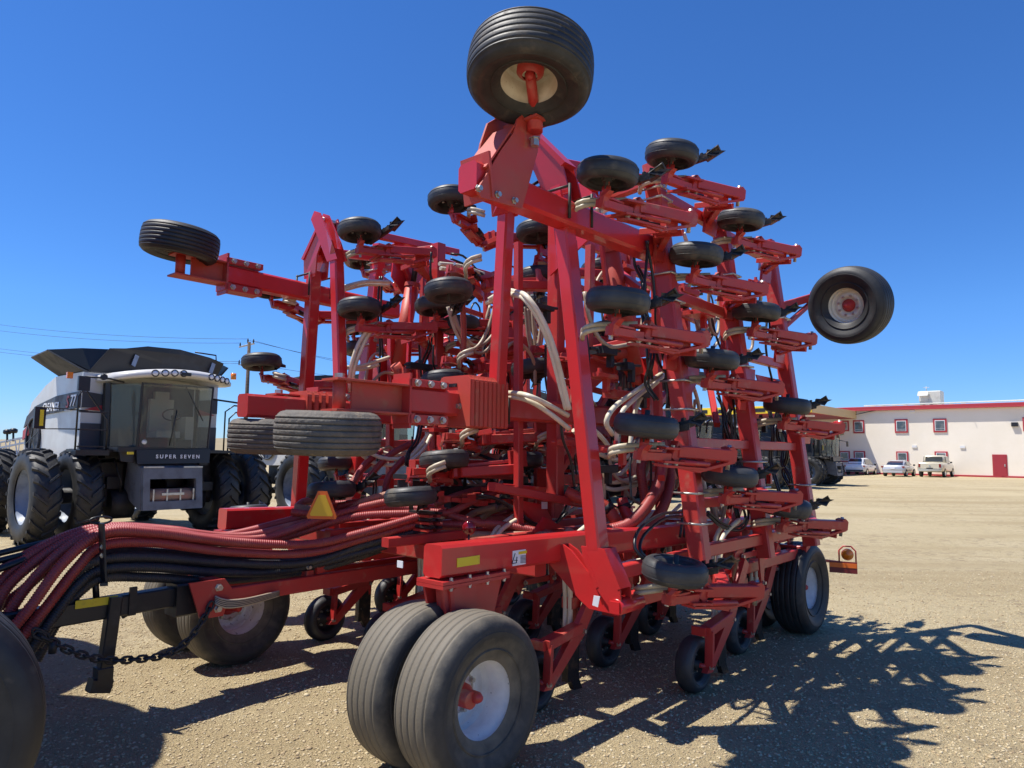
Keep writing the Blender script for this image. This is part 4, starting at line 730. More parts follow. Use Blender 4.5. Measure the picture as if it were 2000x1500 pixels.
# black hydraulic lines
blkl = [
 [(1118, 470, -.6), (1128, 560, -.55), (1135, 620, -.5), (1142, 700, -.5), (1148, 780, -.5)], [(1124, 470, -.65), (1134, 570, -.6), (1140, 640, -.55), (1138, 700, -.5)], [(1266, 470, -.1), (1262, 520, -.1), (1256, 580, -.1)], [(1262, 470, -.1), (1272, 520, -.1), (1278, 570, -.1), (1276, 600, -.1)],
 [(1282, 650, -.15), (1296, 700, -.15), (1304, 760, -.15), (1302, 800, -.15)], [(1276, 650, -.2), (1288, 710, -.2), (1310, 740, -.2), (1306, 800, -.2)], [(1316, 870, -.1), (1322, 920, -.1), (1336, 960, -.1), (1332, 1020, -.1), (1328, 1050, -.1)], [(1322, 870, -.15), (1330, 930, -.15), (1342, 970, -.15), (1336, 1050, -.15)],
 [(1330, 1000, .05), (1290, 1005, .1), (1248, 1035, .15), (1240, 1070, .2), (1262, 1098, .25)], [(1332, 1008, .05), (1296, 1014, .1), (1258, 1045, .15), (1250, 1075, .2), (1270, 1096, .25)],
 [(1382, 1000, .1), (1410, 1022, .1), (1440, 1030, .1), (1456, 1010, .05), (1440, 965, 0)], [(1382, 1006, .1), (1412, 1030, .1), (1448, 1034, .1), (1462, 1005, .05), (1450, 960, 0)],
 [(1495, 1060, 0), (1515, 1040, 0), (1512, 1000, 0), (1500, 970, 0)], [(1500, 600, -.1), (1496, 680, -.1), (1512, 760, -.1)], [(1418, 740, -.1), (1426, 800, -.1), (1430, 870, -.1), (1428, 930, -.1)], [(1422, 740, -.15), (1434, 800, -.15), (1436, 870, -.15), (1434, 930, -.15)], [(1390, 620, -.6), (1400, 660, -.6), (1416, 700, -.5)], [(1382, 600, -.6), (1392, 650, -.6), (1370, 690, -.6)],
 [(1028, 370, -.5), (1060, 352, -.5), (1105, 352, -.5), (1128, 375, -.6), (1135, 420, -.6)], [(1035, 376, -.6), (1065, 362, -.6), (1100, 364, -.6), (1122, 390, -.6), (1130, 430, -.6)],
 [(880, 496, -2.6), (905, 500, -2.5), (935, 530, -2.4), (960, 548, -2.3)], [(880, 505, -2.7), (915, 520, -2.6), (950, 545, -2.5)],
 [(930, 968, -1.7), (960, 970, -1.6), (1000, 990, -1.5), (1040, 1020, -1.4), (1075, 1030, -1.3), (1100, 1000, -1.3), (1115, 960, -1.2)], [(930, 974, -1.75), (965, 974, -1.65), (1005, 998, -1.55), (1045, 1026, -1.4), (1080, 1026, -1.35), (1108, 1000, -1.3)], [(940, 966, -1.8), (975, 975, -1.7), (1020, 1005, -1.5), (1060, 1032, -1.4), (1090, 1022, -1.3)],
 [(818, 830, -2.6), (812, 860, -2.6), (795, 885, -2.6), (793, 910, -2.6)], [(824, 830, -2.6), (816, 865, -2.6), (800, 885, -2.6), (797, 912, -2.6)], [(742, 540, -3.5), (738, 600, -3.5), (742, 680, -3.5), (740, 760, -3.5)], [(746, 540, -3.5), (744, 620, -3.5), (748, 700, -3.5)], [(815, 640, -3.2), (820, 700, -3.2), (816, 745, -3.2)],
 [(1095, 820, -.8), (1100, 860, -.8), (1115, 900, -.8), (1122, 950, -.8)], [(1140, 620, -.5), (1150, 700, -.5), (1144, 760, -.5)], [(1372, 690, -.7), (1384, 700, -.7), (1405, 685, -.7), (1412, 670, -.7)], [(985, 480, -2.2), (990, 600, -2.2), (975, 700, -2.2)], [(955, 640, -2.4), (945, 700, -2.4), (960, 735, -2.4)]]
for p in blkl: hs('hydraulic_hose', p, 0, .0125, m_rub, n=7)
rs2 = random.Random(11)
for (u_, v_, z0, z1) in [(3.2, -.55, 1.1, 3.9), (4.5, -.45, 1.0, 3.9), (4.7, -1.0, 1.1, 3.6), (3.1, -1.0, 2.6, 4.1), (2.2, -1.45, 1.2, 3.9), (3.3, -2.9, 1.2, 3.9), (2.9, -3.6, 1.2, 4.1), (4.4, -3.2, 1.2, 3.8), (3.4, -2.2, 1.2, 3.2), (2.2, -3.3, 1.2, 2.2)]:
    f = MB().beam(M(u_, v_, z0), M(u_, v_-.04, z1), .07, .07, up=T); part(f, 'upright_link', m_redd)
for (ua, va, za, ub, vb, zb) in [(2.55, -.3, 3.3, 3.2, -1.2, 3.9), (2.6, -.2, 1.7, 3.8, -.9, 2.6), (3.9, -.3, 2.2, 4.8, -.9, 3.2), (2.6, -3.2, 1.6, 3.8, -3.6, 2.6), (2.6, -1.3, 1.7, 3.8, -1.3, 2.9), (3.85, -1.3, 1.9, 5.0, -1.3, 2.9), (2.5, -3.0, 2.2, 3.8, -3.0, 3.2), (2.5, -4.0, 2.6, 3.8, -4.1, 3.4), (4.0, -.2, 1.2, 4.9, -.3, 1.9)]:
    f = MB().beam(M(ua, va, za), M(ub, vb, zb), .06, .06); part(f, 'diagonal_link', m_redd)
for k in range(26):
    u_ = rs2.choice(RK)+rs2.choice((-.13, .13)); v0 = rs2.choice((-.15, -.15, -1.4, -3.1, -4.15)); z0 = rs2.uniform(1.2, 2.6); n_ = 7; hh_ = rs2.uniform(.8, 1.6)
    pts_ = [M(u_+rs2.uniform(-.05, .05), v0-.1*(z0+hh_*i/n_-2)*(1 if v0 > -2 else -1)+rs2.uniform(-.05, .05), z0+hh_*i/n_) for i in range(n_+1)]
    part(hose(pts_, .013, False, n=7), 'hydraulic_hose', m_rub); part(hose([p+T*.035+L*.01 for p in pts_[:-1]], .011, False, n=7), 'hydraulic_hose', m_rub)
for v_, zs_ in ((-1.30, (1.95, 2.5, 3.5)), (-3.00, (1.95, 2.5, 3.5)), (-.9, (1.6, 2.7, 3.4))):
    for ua, ub in ((2.55, 3.85), (3.85, 5.1)):
        for z_ in zs_:
            f = MB().beam(M(ua, v_, z_+.1), M(ub, v_, z_), .05, .055); part(f, 'rung', m_redd)
for k in range(70):
    u_ = rs2.uniform(2.0, 5.2); v_ = rs2.choice((-.4, -.6, -.9, -1.2, -1.5, -2.2, -2.6, -3.3, -3.8))+rs2.uniform(-.15, .15); z_ = rs2.uniform(1.5, 3.9); w_ = rs2.uniform(.12, .45); h_ = rs2.uniform(.15, .6); sg = rs2.choice((1, -1, -1)); tw = rs2.uniform(-.3, .3)
    pts_ = [M(u_+w_*math.cos(math.pi*t)*.8, v_+tw*t, z_+sg*h_*math.sin(math.pi*t)**.8+rs2.uniform(-.02, .02)) for t in np.linspace(0, 1, 8)]
    part(hose(pts_, .011 if k % 5 < 3 else .018, False, n=7), 'hydraulic_hose' if k % 5 < 3 else 'seed_tube', m_rub if k % 5 < 3 else m_seedb)
for k in range(64):
    u_ = rs2.choice(RK)+rs2.uniform(-.5, .4); v_ = rs2.choice((-1.1, -1.5, -2.8, -3.2, -.5, -.35, -.7)); z_ = rs2.uniform(1.4, 4.0); c_ = M(u_, v_, z_)
    f = MB().box(c_, rs2.uniform(.1, .35), rs2.uniform(.06, .2), rs2.uniform(.03, .07)).box(c_+T*.1-K*.05, .05, .05, .16).rod(c_-T*.2, c_+T*.25+K*.03, .014, 6); f.bolt(c_+K*.04, K, .02, .03); part(f, 'linkage', m_redd if k % 3 else m_gunm)
for k in range(9):
    y_ = 1168+3*k; hs('coiled_cable', [(420, 1165+1.6*k, -2.5), (440, 1172+1.8*k, -2.48), (480, 1170+1.5*k, -2.46), (545, 1155+k, -2.5)], 0, .009, m_rub if k % 2 else m_seedb, n=6)
hs('corrugated_riser', [(900, 560, -2.0), (905, 620, -2.1), (905, 680, -2.2), (892, 730, -2.3)], 0, .03, m_hred, True, 10)
# safety chain: a thing of its own, links threaded through each other
pts = [(x, y, -2.50) for x, y in ((70, 1238), (95, 1250), (130, 1268), (170, 1282), (215, 1290), (260, 1288), (300, 1284), (335, 1275), (370, 1248), (396, 1212), (414, 1178))]
P = [V(*p) for p in pts]; Q = [Vector(q) for q in resample(spline(P, .01), .048)]
cm = frame(Q[0]*1.0, T, -L, K); CH = root('safety_chain', cm, 'dark steel safety chain sagging between the black hitch and the red tongue', 'chain')
def link_mb(c, d, s_, ln, wd, r):
    mb = MB(); ps = []
    for k in range(13):
        a = 2*math.pi*k/12; ps.append(c+d*(math.copysign(max(0, ln/2-wd/2), math.cos(a)) if abs(math.cos(a)) > 1e-6 else 0)+d*math.cos(a)*wd/2+s_*math.sin(a)*wd/2)
    return mb.tube(ps, r, 6, caps=False)
for i in range(len(Q)-1):
    d = (Q[i+1]-Q[i]).normalized(); c = (Q[i]+Q[i+1])/2; s_ = d.cross(K).normalized(); s_ = s_ if i % 2 else d.cross(s_)
    build(link_mb(c, d, s_, .076, .043, .009), 'chain_link', m_castiron, CH, cm)
build(link_mb(V(80, 1240, -2.5), (V(100, 1250, -2.5)-V(60, 1232, -2.5)).normalized(), K, .12, .06, .008), 'shackle', m_castiron, CH, cm)
f = MB().rod(V(104, 1252, -2.5), V(102, 1276, -2.5), .024, 10); build(f, 'hook', m_castiron, CH, cm)

# ------------------------------------------------------------------ combines (local x forward, y to its left, z up)
def lug_tyre(R, W, rr, nl=21):
    h = W/2; pr = [(rr-.02, -h*.80), (rr+.02, -h*.92), (R*.74, -h*1.0), (R*.90, -h*.92), (R*.945, -h*.7), (R*.955, 0)]; pr += [(r, -z) for r, z in reversed(pr[:-1])]
    mb = MB().lathe(pr, (0, 0, 0), (0, 0, 1), 48)
    for s_ in (-1, 1):
        for i in range(nl):
            a0 = 2*math.pi*(i+(.5 if s_ > 0 else 0))/nl; rows = []
            for t, dr in ((0, 0), (.35, .0), (.7, -.004), (1.0, -.05)):
                a = a0+t*.23; z = s_*h*(.02+.96*t); wd = .024+.010*t
                for da, r_ in ((-wd/R*1.4, R*.945+dr), (-wd/R*.8, R+dr), (wd/R*.8, R+dr), (wd/R*1.4, R*.945+dr)): rows.append((math.cos(a+da)*r_, math.sin(a+da)*r_, z))
            fs = [(4*k+j, 4*k+j+1, 4*k+j+5, 4*k+j+4) for k in range(3) for j in range(3)]+[(0, 1, 2, 3), (12, 13, 14, 15)]
            mb.add(rows, fs)
    return mb
def combine(n, c_org, label, paint, panel2, group=None, hero=False, dark_cab=False, ext=True):
    W_ = frame(c_org, L, T, K); R_ = root('combine_harvester', W_, label, 'combine harvester', group)
    def B(mb, name, m, par=None):
        if hero and name in ('handrail', 'mirror', 'beacon', 'mirror_arm', 'wiper', 'hopper_window', 'front_stripe'):
            for q in split_mb(mb, 1): o = build(q, name, m, par or R_)
            return o
        return build(mb, name, m, par or R_)
    def P3(f, s, z): return Vector((f, s, z))
    X, Y_, Z_ = Vector((1, 0, 0)), Vector((0, 1, 0)), Vector((0, 0, 1)); ax = (X, Y_, Z_)
    key = 'cmb%d' % (0 if hero else 1)
    ty = cached('lug_f', lambda: mesh_of(lug_tyre(.95, .50, .55), 'tyre', m_tyre)); tr = cached('lug_r', lambda: mesh_of(lug_tyre(.66, .45, .36, 17), 'tyre', m_tyre))
    rf_ = cached('lug_rim', lambda: mesh_of(rim_mb(.56, .48, -.06, 40), 'rim', m_rimb)); rr_ = cached('lug_rim2', lambda: mesh_of(rim_mb(.37, .42, .02, 40), 'rim', m_rimb))
    for s_ in (-2.15, -1.42, 1.42, 2.15):
        m4 = axis_frame((0, s_, .93), (0, math.copysign(1, s_), 0), random.random()*6); o = put('front_wheel', ty, R_, m4); put('rim', rf_, o, I4)
    for s_ in (-1.35, 1.35):
        o = put('rear_wheel', tr, R_, axis_frame((-3.7, s_, .65), (0, math.copysign(1, s_), 0), random.random()*6)); put('rim', rr_, o, I4)
    # chassis and underside
    f = MB().rod(P3(0, -2.1, .93), P3(0, 2.1, .93), .16, 14).box(P3(-.1, -.95, 1.15), .9, .55, .9, ax).box(P3(-.1, .95, 1.15), .9, .55, .9, ax).box(P3(-1.9, 0, 1.25), 3.6, 1.9, .8, ax).rod(P3(-3.7, -1.3, .65), P3(-3.7, 1.3, .65), .10, 12).box(P3(-3.7, 0, .75), .3, .4, .5, ax)
    f.rod(P3(.35, -.95, .75), P3(.35, -.5, .75), .30, 18).rod(P3(.35, .6, .8), P3(.35, 1.0, .8), .26, 18); B(f, 'chassis', m_gunm)
    # body shell
    prof = [(-3.75, 1.42), (-3.72, 2.45), (-3.35, 2.95), (-2.4, 3.3), (-1.75, 3.46), (-.02, 3.46), (-.02, 1.95), (-.30, 1.50)]
    f = MB()
    f.prism([P3(a, 0, b) for a, b in prof], Y_*2.86); B(f, 'body', paint)
    for s_ in (-1, 1):
        f = MB().prism([P3(a, s_*1.45, b) for a, b in [(-3.74, 2.35), (-3.55, 2.62), (-2.9, 2.85), (-1.5, 3.02), (-.02, 3.06), (-.02, 2.72), (-1.4, 2.66), (-2.6, 2.62), (-3.3, 2.5)]], Y_*.024); B(f, 'side_stripe', m_char)
        f = MB().prism([P3(a, s_*1.455, b) for a, b in [(-3.745, 2.28), (-3.745, 2.06), (-3.3, 2.18), (-3.3, 2.44)]], Y_*.024); B(f, 'side_badge', m_trim)
        g_ = MB().lathe([(.0, .0), (.46, .0), (.5, .02), (.5, .05), (.46, .05), (.45, .03)], P3(-2.95, s_*1.44, 2.1), Y_*s_, 32); ob = B(g_, 'rotary_screen', m_char)
        g_ = MB()
        for k in range(3): a = math.pi*k/3+.3; g_.beam(P3(-2.95-.45*math.cos(a), s_*1.485, 2.1-.45*math.sin(a)), P3(-2.95+.45*math.cos(a), s_*1.485, 2.1+.45*math.sin(a)), .02, .02)
        B(g_, 'screen_spoke', m_black, ob)
        f = MB().prism([P3(.0, s_*1.435, 3.44), P3(.0, s_*.95, 3.44), P3(.0, s_*.95, 2.1), P3(.0, s_*1.435, 2.0)], X*.03); B(f, 'front_panel', paint)
        f = MB().prism([P3(.02, s_*1.43, 3.06), P3(.02, s_*.95, 3.0), P3(.02, s_*.95, 2.74), P3(.02, s_*1.43, 2.72)], X*.03); f.prism([P3(.02, s_*1.43, 2.4), P3(.02, s_*.95, 2.4), P3(.02, s_*.95, 1.9), P3(.02, s_*1.43, 1.6)], X*.04); B(f, 'front_stripe', m_char)
        f = MB().prism([P3(.025, s_*1.2, 2.74), P3(.025, s_*.95, 2.82), P3(.025, s_*.95, 2.66), P3(.025, s_*1.38, 2.68)], X*.035); B(f, 'front_badge', m_trim)
    # hopper extension
    if ext:
        b0 = [(-.05, -1.42), (-.05, 1.42), (-2.9, 1.42), (-2.9, -1.42)]
        t0 = [(-.35, -2.05), (-.35, 2.05), (-3.2, 2.05), (-3.2, -2.05)]
        f = MB(); zb, zt = 3.47, 3.90
        f.prism([P3(.02, -1.35, zb), P3(.02, 1.35, zb+.06), P3(.10, 1.50, 3.92), P3(.12, 1.15, 4.02), P3(.12, .45, 4.13), P3(.12, -.25, 4.12), P3(.12, -.7, 4.02), P3(.1, -1.0, 3.99)], X*.03); B(f, 'hopper_front', m_hop)
        for s_ in (-1, 1):
            f = MB(); f.prism([P3(.0, s_*1.38, zb), P3(-1.65, s_*1.38, zb), P3(-1.85, s_*1.9, 3.86), P3(-.55, s_*1.95, 3.90)], Vector((0, .01, .03))); B(f, 'hopper_side', m_hopi if s_ < 0 else m_hop)
            f = MB(); f.prism([P3(.02, s_*1.30, zb), P3(-.58, s_*1.96, 3.90), P3(-.12, s_*1.45, 3.95), P3(.08, s_*.88, 3.97)], Vector((.02, .0, .02))); B(f, 'hopper_corner', m_hop)
        f = MB().prism([P3(-1.65, -1.38, zb), P3(-1.65, 1.38, zb), P3(-1.85, 1.9, 3.86), P3(-1.85, -1.9, 3.86)], X*.03); B(f, 'hopper_back', m_hop)
        f = MB()
        for s_ in (-.52, 1.18): f.prism([P3(.15, s_-.05, 3.68), P3(.15, s_+.03, 3.64), P3(.15, s_+.10, 3.88), P3(.15, s_+.02, 3.91)], X*.012)
        B(f, 'hopper_window', m_rimb)
    else:
        f = MB().box(P3(-1.5, 0, 3.58), 2.8, 2.7, .24, ax); B(f, 'tank_cover', m_hop)
    # cab
    f = MB().box(P3(.25, -.15, 1.80), .6, 1.9, .22, ax).box(P3(.62, -.12, 1.87), .86, 1.86, .10, ax); f.box(P3(.55, 1.2, 1.84), .9, 1.1, .06, ax).box(P3(.4, -1.35, 1.84), .8, .6, .06, ax); B(f, 'cab_platform', m_black)
    f = MB().prism([P3(1.06, -.72, 1.86), P3(1.06, .80, 1.90), P3(1.08, .78, 1.60), P3(1.08, -.70, 1.58)], X*.10); f.prism([P3(1.0, -.72, 1.84), P3(1.0, -1.02, 1.88), P3(1.0, -.98, 1.64), P3(1.0, -.72, 1.6)], X*.06); B(f, 'cab_skirt', m_black)
    gl = MB(); gl.add([P3(1.02, -.66, 1.92), P3(1.14, -.3, 1.92), P3(1.16, .3, 1.92), P3(1.04, .74, 1.92), P3(1.10, -.66, 3.22), P3(1.22, -.3, 3.24), P3(1.24, .3, 3.26), P3(1.10, .78, 3.24)], [(0, 1, 5, 4), (1, 2, 6, 5), (2, 3, 7, 6)], True)
    gl.add([P3(1.0, -.70, 1.93), P3(.42, -1.02, 1.93), P3(.42, -1.06, 3.2), P3(1.08, -.70, 3.22)], [(0, 1, 2, 3)]); gl.add([P3(1.0, .78, 1.93), P3(.3, .82, 1.93), P3(.3, .84, 3.2), P3(1.08, .80, 3.22)], [(0, 1, 2, 3)]); B(gl, 'cab_glass', m_glass)
    f = MB().beam(P3(1.02, -.68, 1.9), P3(1.10, -.68, 3.24), .035, .035).beam(P3(1.03, .77, 1.9), P3(1.10, .80, 3.24), .035, .035).beam(P3(.40, -1.04, 1.9), P3(.40, -1.07, 3.24), .10, .07).beam(P3(.25, .84, 1.9), P3(.25, .85, 3.24), .08, .08).box(P3(.05, -.1, 2.5), .06, 1.9, 1.5, ax); f.beam(P3(1.07, -.68, 3.22), P3(1.1, .8, 3.24), .04, .04); B(f, 'cab_frame', m_black)
    f = MB().box(P3(.35, .1, 2.2), .5, .5, .14, ax).box(P3(.14, .1, 2.6), .14, .5, .75, ax).box(P3(.14, .1, 3.05), .12, .3, .18, ax); f.box(P3(.35, .55, 2.35), .5, .18, .5, ax); B(f, 'seat', m_seat)
    f = MB().rod(P3(.95, .1, 1.95), P3(.75, .1, 2.6), .03, 8); f.tube([P3(.74+.06*math.cos(a)*.3, .1+.2*math.sin(a), 2.62+.12*math.cos(a)) for a in np.linspace(0, 2*math.pi, 21)], .014, 6); B(f, 'steering_wheel', m_black)
    f = MB(); n_ = 15; top = []; 
    secs = []
    for k in range(n_):
        t = k/(n_-1); s_ = -1.20+2.42*t; bow = 1-(2*t-1)**2; ff = 1.05+.42*bow**.6; zz = 3.30+.12*bow+.05*t; secs.append([(ff, s_, zz-.05), (ff+.02, s_, zz+.02), (ff-.10, s_, zz+.10), (.0, s_, zz+.10), (-.1, s_, zz-.02), (.8, s_, zz-.06)])
    vs = [P3(*q) for sc in secs for q in sc]; f.add(vs, [(6*i+j, 6*i+(j+1) % 6, 6*(i+1)+(j+1) % 6, 6*(i+1)+j) for i in range(n_-1) for j in range(6)]+[tuple(range(6)), tuple(range(6*(n_-1), 6*n_))], True); cr = B(f, 'cab_roof', m_cab if hero or not dark_cab else m_char)
    for k, t in enumerate((.26, .335, .41, .485, .74, .80, .86, .915)):
        s_ = -1.20+2.42*t; bow = 1-(2*t-1)**2; ff = 1.05+.42*bow**.6; zz = 3.30+.12*bow+.05*t; nn = Vector((1, (t-.5)*1.1, 0)).normalized(); c_ = P3(ff+.012, s_, zz+.01)
        ob = build(MB().lathe([(0, .0), (.062, .0), (.072, .014), (.074, -.02)], c_, nn, 20), 'work_light', m_black, R_); build(MB().lathe([(0, .020), (.03, .018), (.052, .008), (.054, -.01)], c_, nn, 16), 'lens', m_lens, ob)
    # feeder house
    def FH(s, z, o=0): return P3(1.30+o-.12*(z-.6), s, z)
    f = MB(); s0, s1, z0, z1 = -.62, .58, .66, 1.50
    for (a, b, c_, d_) in ((s0, s0+.13, z0, z1), (s1-.13, s1, z0, z1), (s0+.13, s1-.13, z0, z0+.17), (s0+.13, s1-.13, z1-.22, z1)): f.prism([FH(a, c_), FH(b, c_), FH(b, d_), FH(a, d_)], X*.10)
    f.prism([P3(1.23, s0, z0), P3(1.15, s0, z1), P3(.5, s0, 1.75), P3(.3, s0, .95)], Y_*.03); f.prism([P3(1.23, s1, z0), P3(1.15, s1, z1), P3(.5, s1, 1.75), P3(.3, s1, .95)], Y_*.03); f.prism([P3(1.15, s0, z1), P3(1.15, s1, z1), P3(.5, s1, 1.75), P3(.5, s0, 1.75)], Z_*.03); f.prism([P3(1.15, s0, z0), P3(1.15, s1, z0), P3(.3, s1, .95), P3(.3, s0, .95)], Z_*.03); fh = B(f, 'feeder_house', m_feed)
    f = MB().rod(P3(1.10, s0+.05, .93), P3(1.10, s1-.05, .93), .15, 20); B(f, 'feeder_drum', m_htan if hero else m_gunm, fh)
    f = MB().box(P3(1.27, -.02, .97), .03, .45, .05, ax)
    for k in range(4): f.box(P3(1.25, s0+.22+.27*k, .93), .03, .03, .28, ax)
    f.beam(P3(1.31, s0+.1, .80), P3(1.31, s1-.1, .80), .02, .02); f.beam(P3(1.25, s0, 1.52), P3(1.25, s0+.4, 1.52), .02, .03).beam(P3(1.25, s1-.4, 1.52), P3(1.25, s1, 1.52), .02, .03); B(f, 'feeder_bar', m_steel, fh)
    # ladder, rails, mirrors, beacons
    f = MB()
    for pth in ([(.75, -1.72, 1.85), (.75, -1.72, 2.9), (.75, -1.62, 3.08), (.75, -1.5, 2.9), (.85, -1.2, 2.45), (.85, -1.2, 1.85)], [(.6, 1.45, 1.85), (.6, 1.45, 2.6), (.6, 1.6, 2.75), (.6, 2.3, 2.75), (.6, 2.4, 2.6), (.6, 2.4, 1.9)], [(.7, 1.3, 1.85), (.7, 1.3, 2.75), (.7, 1.5, 2.9), (.7, 2.1, 2.88)], [(-.1, .9, 4.14), (-.1, 1.4, 4.12), (-.1, 1.42, 3.9)]): f.tube([P3(*q) for q in pth], .018, 8)
    for z_ in (1.92, 2.25, 2.6): f.beam(P3(.8, -1.70, z_), P3(.82, -1.22, z_), .10, .03)
    f.box(P3(.8, -1.46, 1.80), .25, .6, .10, ax); B(f, 'handrail', m_black)
    mr = B(MB().tube([P3(1.0, -1.0, 3.22), P3(1.1, -1.3, 3.26), P3(1.15, -1.75, 3.26)], .018, 8).tube([P3(.8, -1.55, 2.62), P3(1.0, -2.4, 2.64)], .012, 6).tube([P3(.8, -1.55, 2.26), P3(1.0, -2.4, 2.24)], .012, 6).tube([P3(.9, .9, 3.0), P3(1.2, 1.5, 2.92), P3(1.2, 2.1, 2.85)], .02, 8), 'mirror_arm', m_black)
    f = MB().box(P3(1.18, -1.78, 3.12), .08, .20, .28, ax).box(P3(1.0, -2.42, 2.44), .08, .18, .40, ax).box(P3(1.2, 2.12, 2.75), .08, .2, .36, ax).rod(P3(1.17, -1.42, 3.28), P3(1.10, -1.42, 3.28), .06, 12); B(f, 'mirror', m_black, mr)
    f = MB().box(P3(1.05, -2.40, 2.44), .02, .06, .30, ax); B(f, 'mirror_reflector', m_yel, mr)
    f = MB().box(P3(1.15, -2.02, 3.26), .06, .10, .12, ax).rod(P3(.9, 1.35, 3.48), P3(.9, 1.35, 3.62), .06, 12); B(f, 'beacon', m_amber)
    f = MB(); rs_ = random.Random(n)
    for k in range(16): f.box(P3(rs_.uniform(.1, .6), rs_.uniform(-1.1, 1.2), rs_.uniform(.8, 1.7)), rs_.uniform(.05, .4), rs_.uniform(.05, .3), rs_.uniform(.05, .25), ax)
    for k in range(6): y_ = rs_.uniform(-1.1, 1.1); f.tube([P3(.5, y_, 1.7), P3(.7, y_+.1, 1.2), P3(.4, y_+.2, .9)], .02, 6)
    B(f, 'front_machinery', m_gunm)
    if hero:
        I_ = None
        def tx(b, sz, m, o, xd, yd, nm, sh=0, bd=.004): text(b, sz, m, o, xd, yd, nm, R_, I_, .004, bd, sh)
        tx('GLEANER', .26, m_decal, P3(-2.35, -1.475, 2.70), X, Z_, 'side_lettering', .2); tx('S', .36, m_trim, P3(-.80, -1.475, 2.74), X, Z_, 'model_letter', .2); tx('77', .34, m_decal, P3(-.56, -1.475, 2.76), X, Z_, 'model_number', .2)
        tx('SUPER SEVEN', .105, m_decal, P3(1.14, -.35, 1.70), Y_, Z_, 'cab_lettering', 0, .003)
        tx('SUPER SERIES', .06, m_decal, P3(-.86, -1.475, 2.67), X, Z_, 'model_lettering', .2, 0)
        f = MB().box(P3(1.50, .02, 3.44), .015, .20, .07, ax); B(f, 'roof_badge', m_hop)
        f = MB().box(P3(1.15, -.85, 1.80), .02, .12, .05, ax); B(f, 'yellow_decal', m_yel)
        f = MB(); 
        for q in (([1.16, -.1, 1.96], [1.20, .0, 2.7]), ([1.22, .15, 3.2], [1.22, .55, 2.5])): f.rod(P3(*q[0]), P3(*q[1]), .010, 6)
        B(f, 'wiper', m_black)
        f = MB().lathe([(0, .0), (.05, 0), (.05, .004), (.042, .004), (.042, .006), (0, .006)], P3(1.055, -.56, 2.03), (1, -.3, 0), 20); B(f, 'round_sticker', m_decal)
    return R_
CO = M(3.72, -13.42, 0)
combine(0, CO, 'silver combine with black hopper and SUPER SEVEN below its cab, left of the drill', m_silver, None, hero=True)
m_cwhite = mat('pale_panel', (.62, .62, .60), .4, noise=((.5, .5, .48), 1.5, .45, .75, 5)); m_cdark = mat('dark_panel', (.03, .033, .038), .4); m_cgreen = mat('green_panel', (.03, .16, .04), .4)
GR = 'combines parked in a row behind the drill'
combine(1, CO+T*6.1-L*.3, 'pale combine with black hopper seen through the left half of the folded drill', m_cwhite, None, GR)
combine(2, CO+T*12.2+L*.3, 'combine second behind the silver one, mostly hidden by the red drill centre', m_cwhite, None, GR)
combine(3, CO+T*18.3-L*.2, 'combine third behind the silver one, hidden behind the lift arms of the drill', m_silver, None, GR)
combine(4, CO+T*24.2+L*.1, 'combine standing behind the near wing tubes of the drill', m_cwhite, None, GR, dark_cab=True)
combine(5, CO+T*30.2, 'third combine from the right end of the row, between two wing tubes', m_cdark, None, GR, dark_cab=True)
combine(6, CO+T*36.5+L*.2, 'second combine from the right end of the row, with a dark body', m_cdark, None, GR, dark_cab=True)
combine(7, CO+T*42.6+L*.3, 'dark combine at the right end of the row, nearest the white car', m_cdark, None, GR, dark_cab=True)

# ------------------------------------------------------------------ building, its canopy, windows, door, rooftop unit
A0 = V(2000, 898+40, 0) if 0 else None
wu = uvz(Z(2000, 934, 0))[0]                                 # wall plane: u = wu, running along L
def WP(x, y): return U(x, y, wu)
vR = uvz(WP(2000, 900))[1]; vC = uvz(WP(1655, 900))[1]; zt = uvz(WP(2000, 785))[2]
BW = frame(M(wu, vR-20, 0), L, T, K)
BR = root('building', BW, 'long cream two-storey building with a red roof edge at the right', 'building')
def bp(mb, name, m, par=None): return build(mb, name, m, par or BR, BW)
bp(MB().add([M(wu, vR-75, 0), M(wu, vR+25, 0), M(wu+30, vR+25, 0), M(wu+30, vR-75, 0), M(wu, vR-75, zt-.35), M(wu, vR+25, zt-.35), M(wu+30, vR+25, zt-.35), M(wu+30, vR-75, zt-.35)], [(0, 1, 5, 4), (1, 2, 6, 5), (2, 3, 7, 6), (3, 0, 4, 7), (4, 5, 6, 7)]), 'wall', m_wall)
f = MB().beam(M(wu-.10, vR-75, zt-.2), M(wu-.10, vR+25, zt-.2), .5, .36, c=.02); f.beam(M(wu-.25, vR-75, zt-.42), M(wu-.25, vR+25, zt-.42), .35, .10, c=.01); bp(f, 'roof_edge', m_trim)
bp(MB().beam(M(wu-.03, vR-75, .08), M(wu-.03, vR+25, .08), .1, .2), 'base_strip', m_trim)
def window(x0, y0, x1, y1, slider=True):
    c = WP((x0+x1)/2, (y0+y1)/2); w_ = (WP(x1, (y0+y1)/2)-WP(x0, (y0+y1)/2)).length; h_ = (WP(x0, y0)-WP(x0, y1)).length
    o = bp(MB().box(c, .14, w_, h_, (T, L, K)).box(c-T*.03, .12, w_*1.02, h_*1.02, (T, L, K)), 'window', m_trim)
    bp(MB().box(c-T*.10, .02, w_*.76, h_*.78, (T, L, K)), 'frame', m_vinyl, o); bp(MB().box(c-T*.115+K*h_*.06, .02, w_*.66, h_*.56, (T, L, K)), 'pane', m_wglass, o); bp(MB().box(c-T*.115-K*h_*.30, .02, w_*.66, h_*.10, (T, L, K)), 'pane', m_wglass, o)
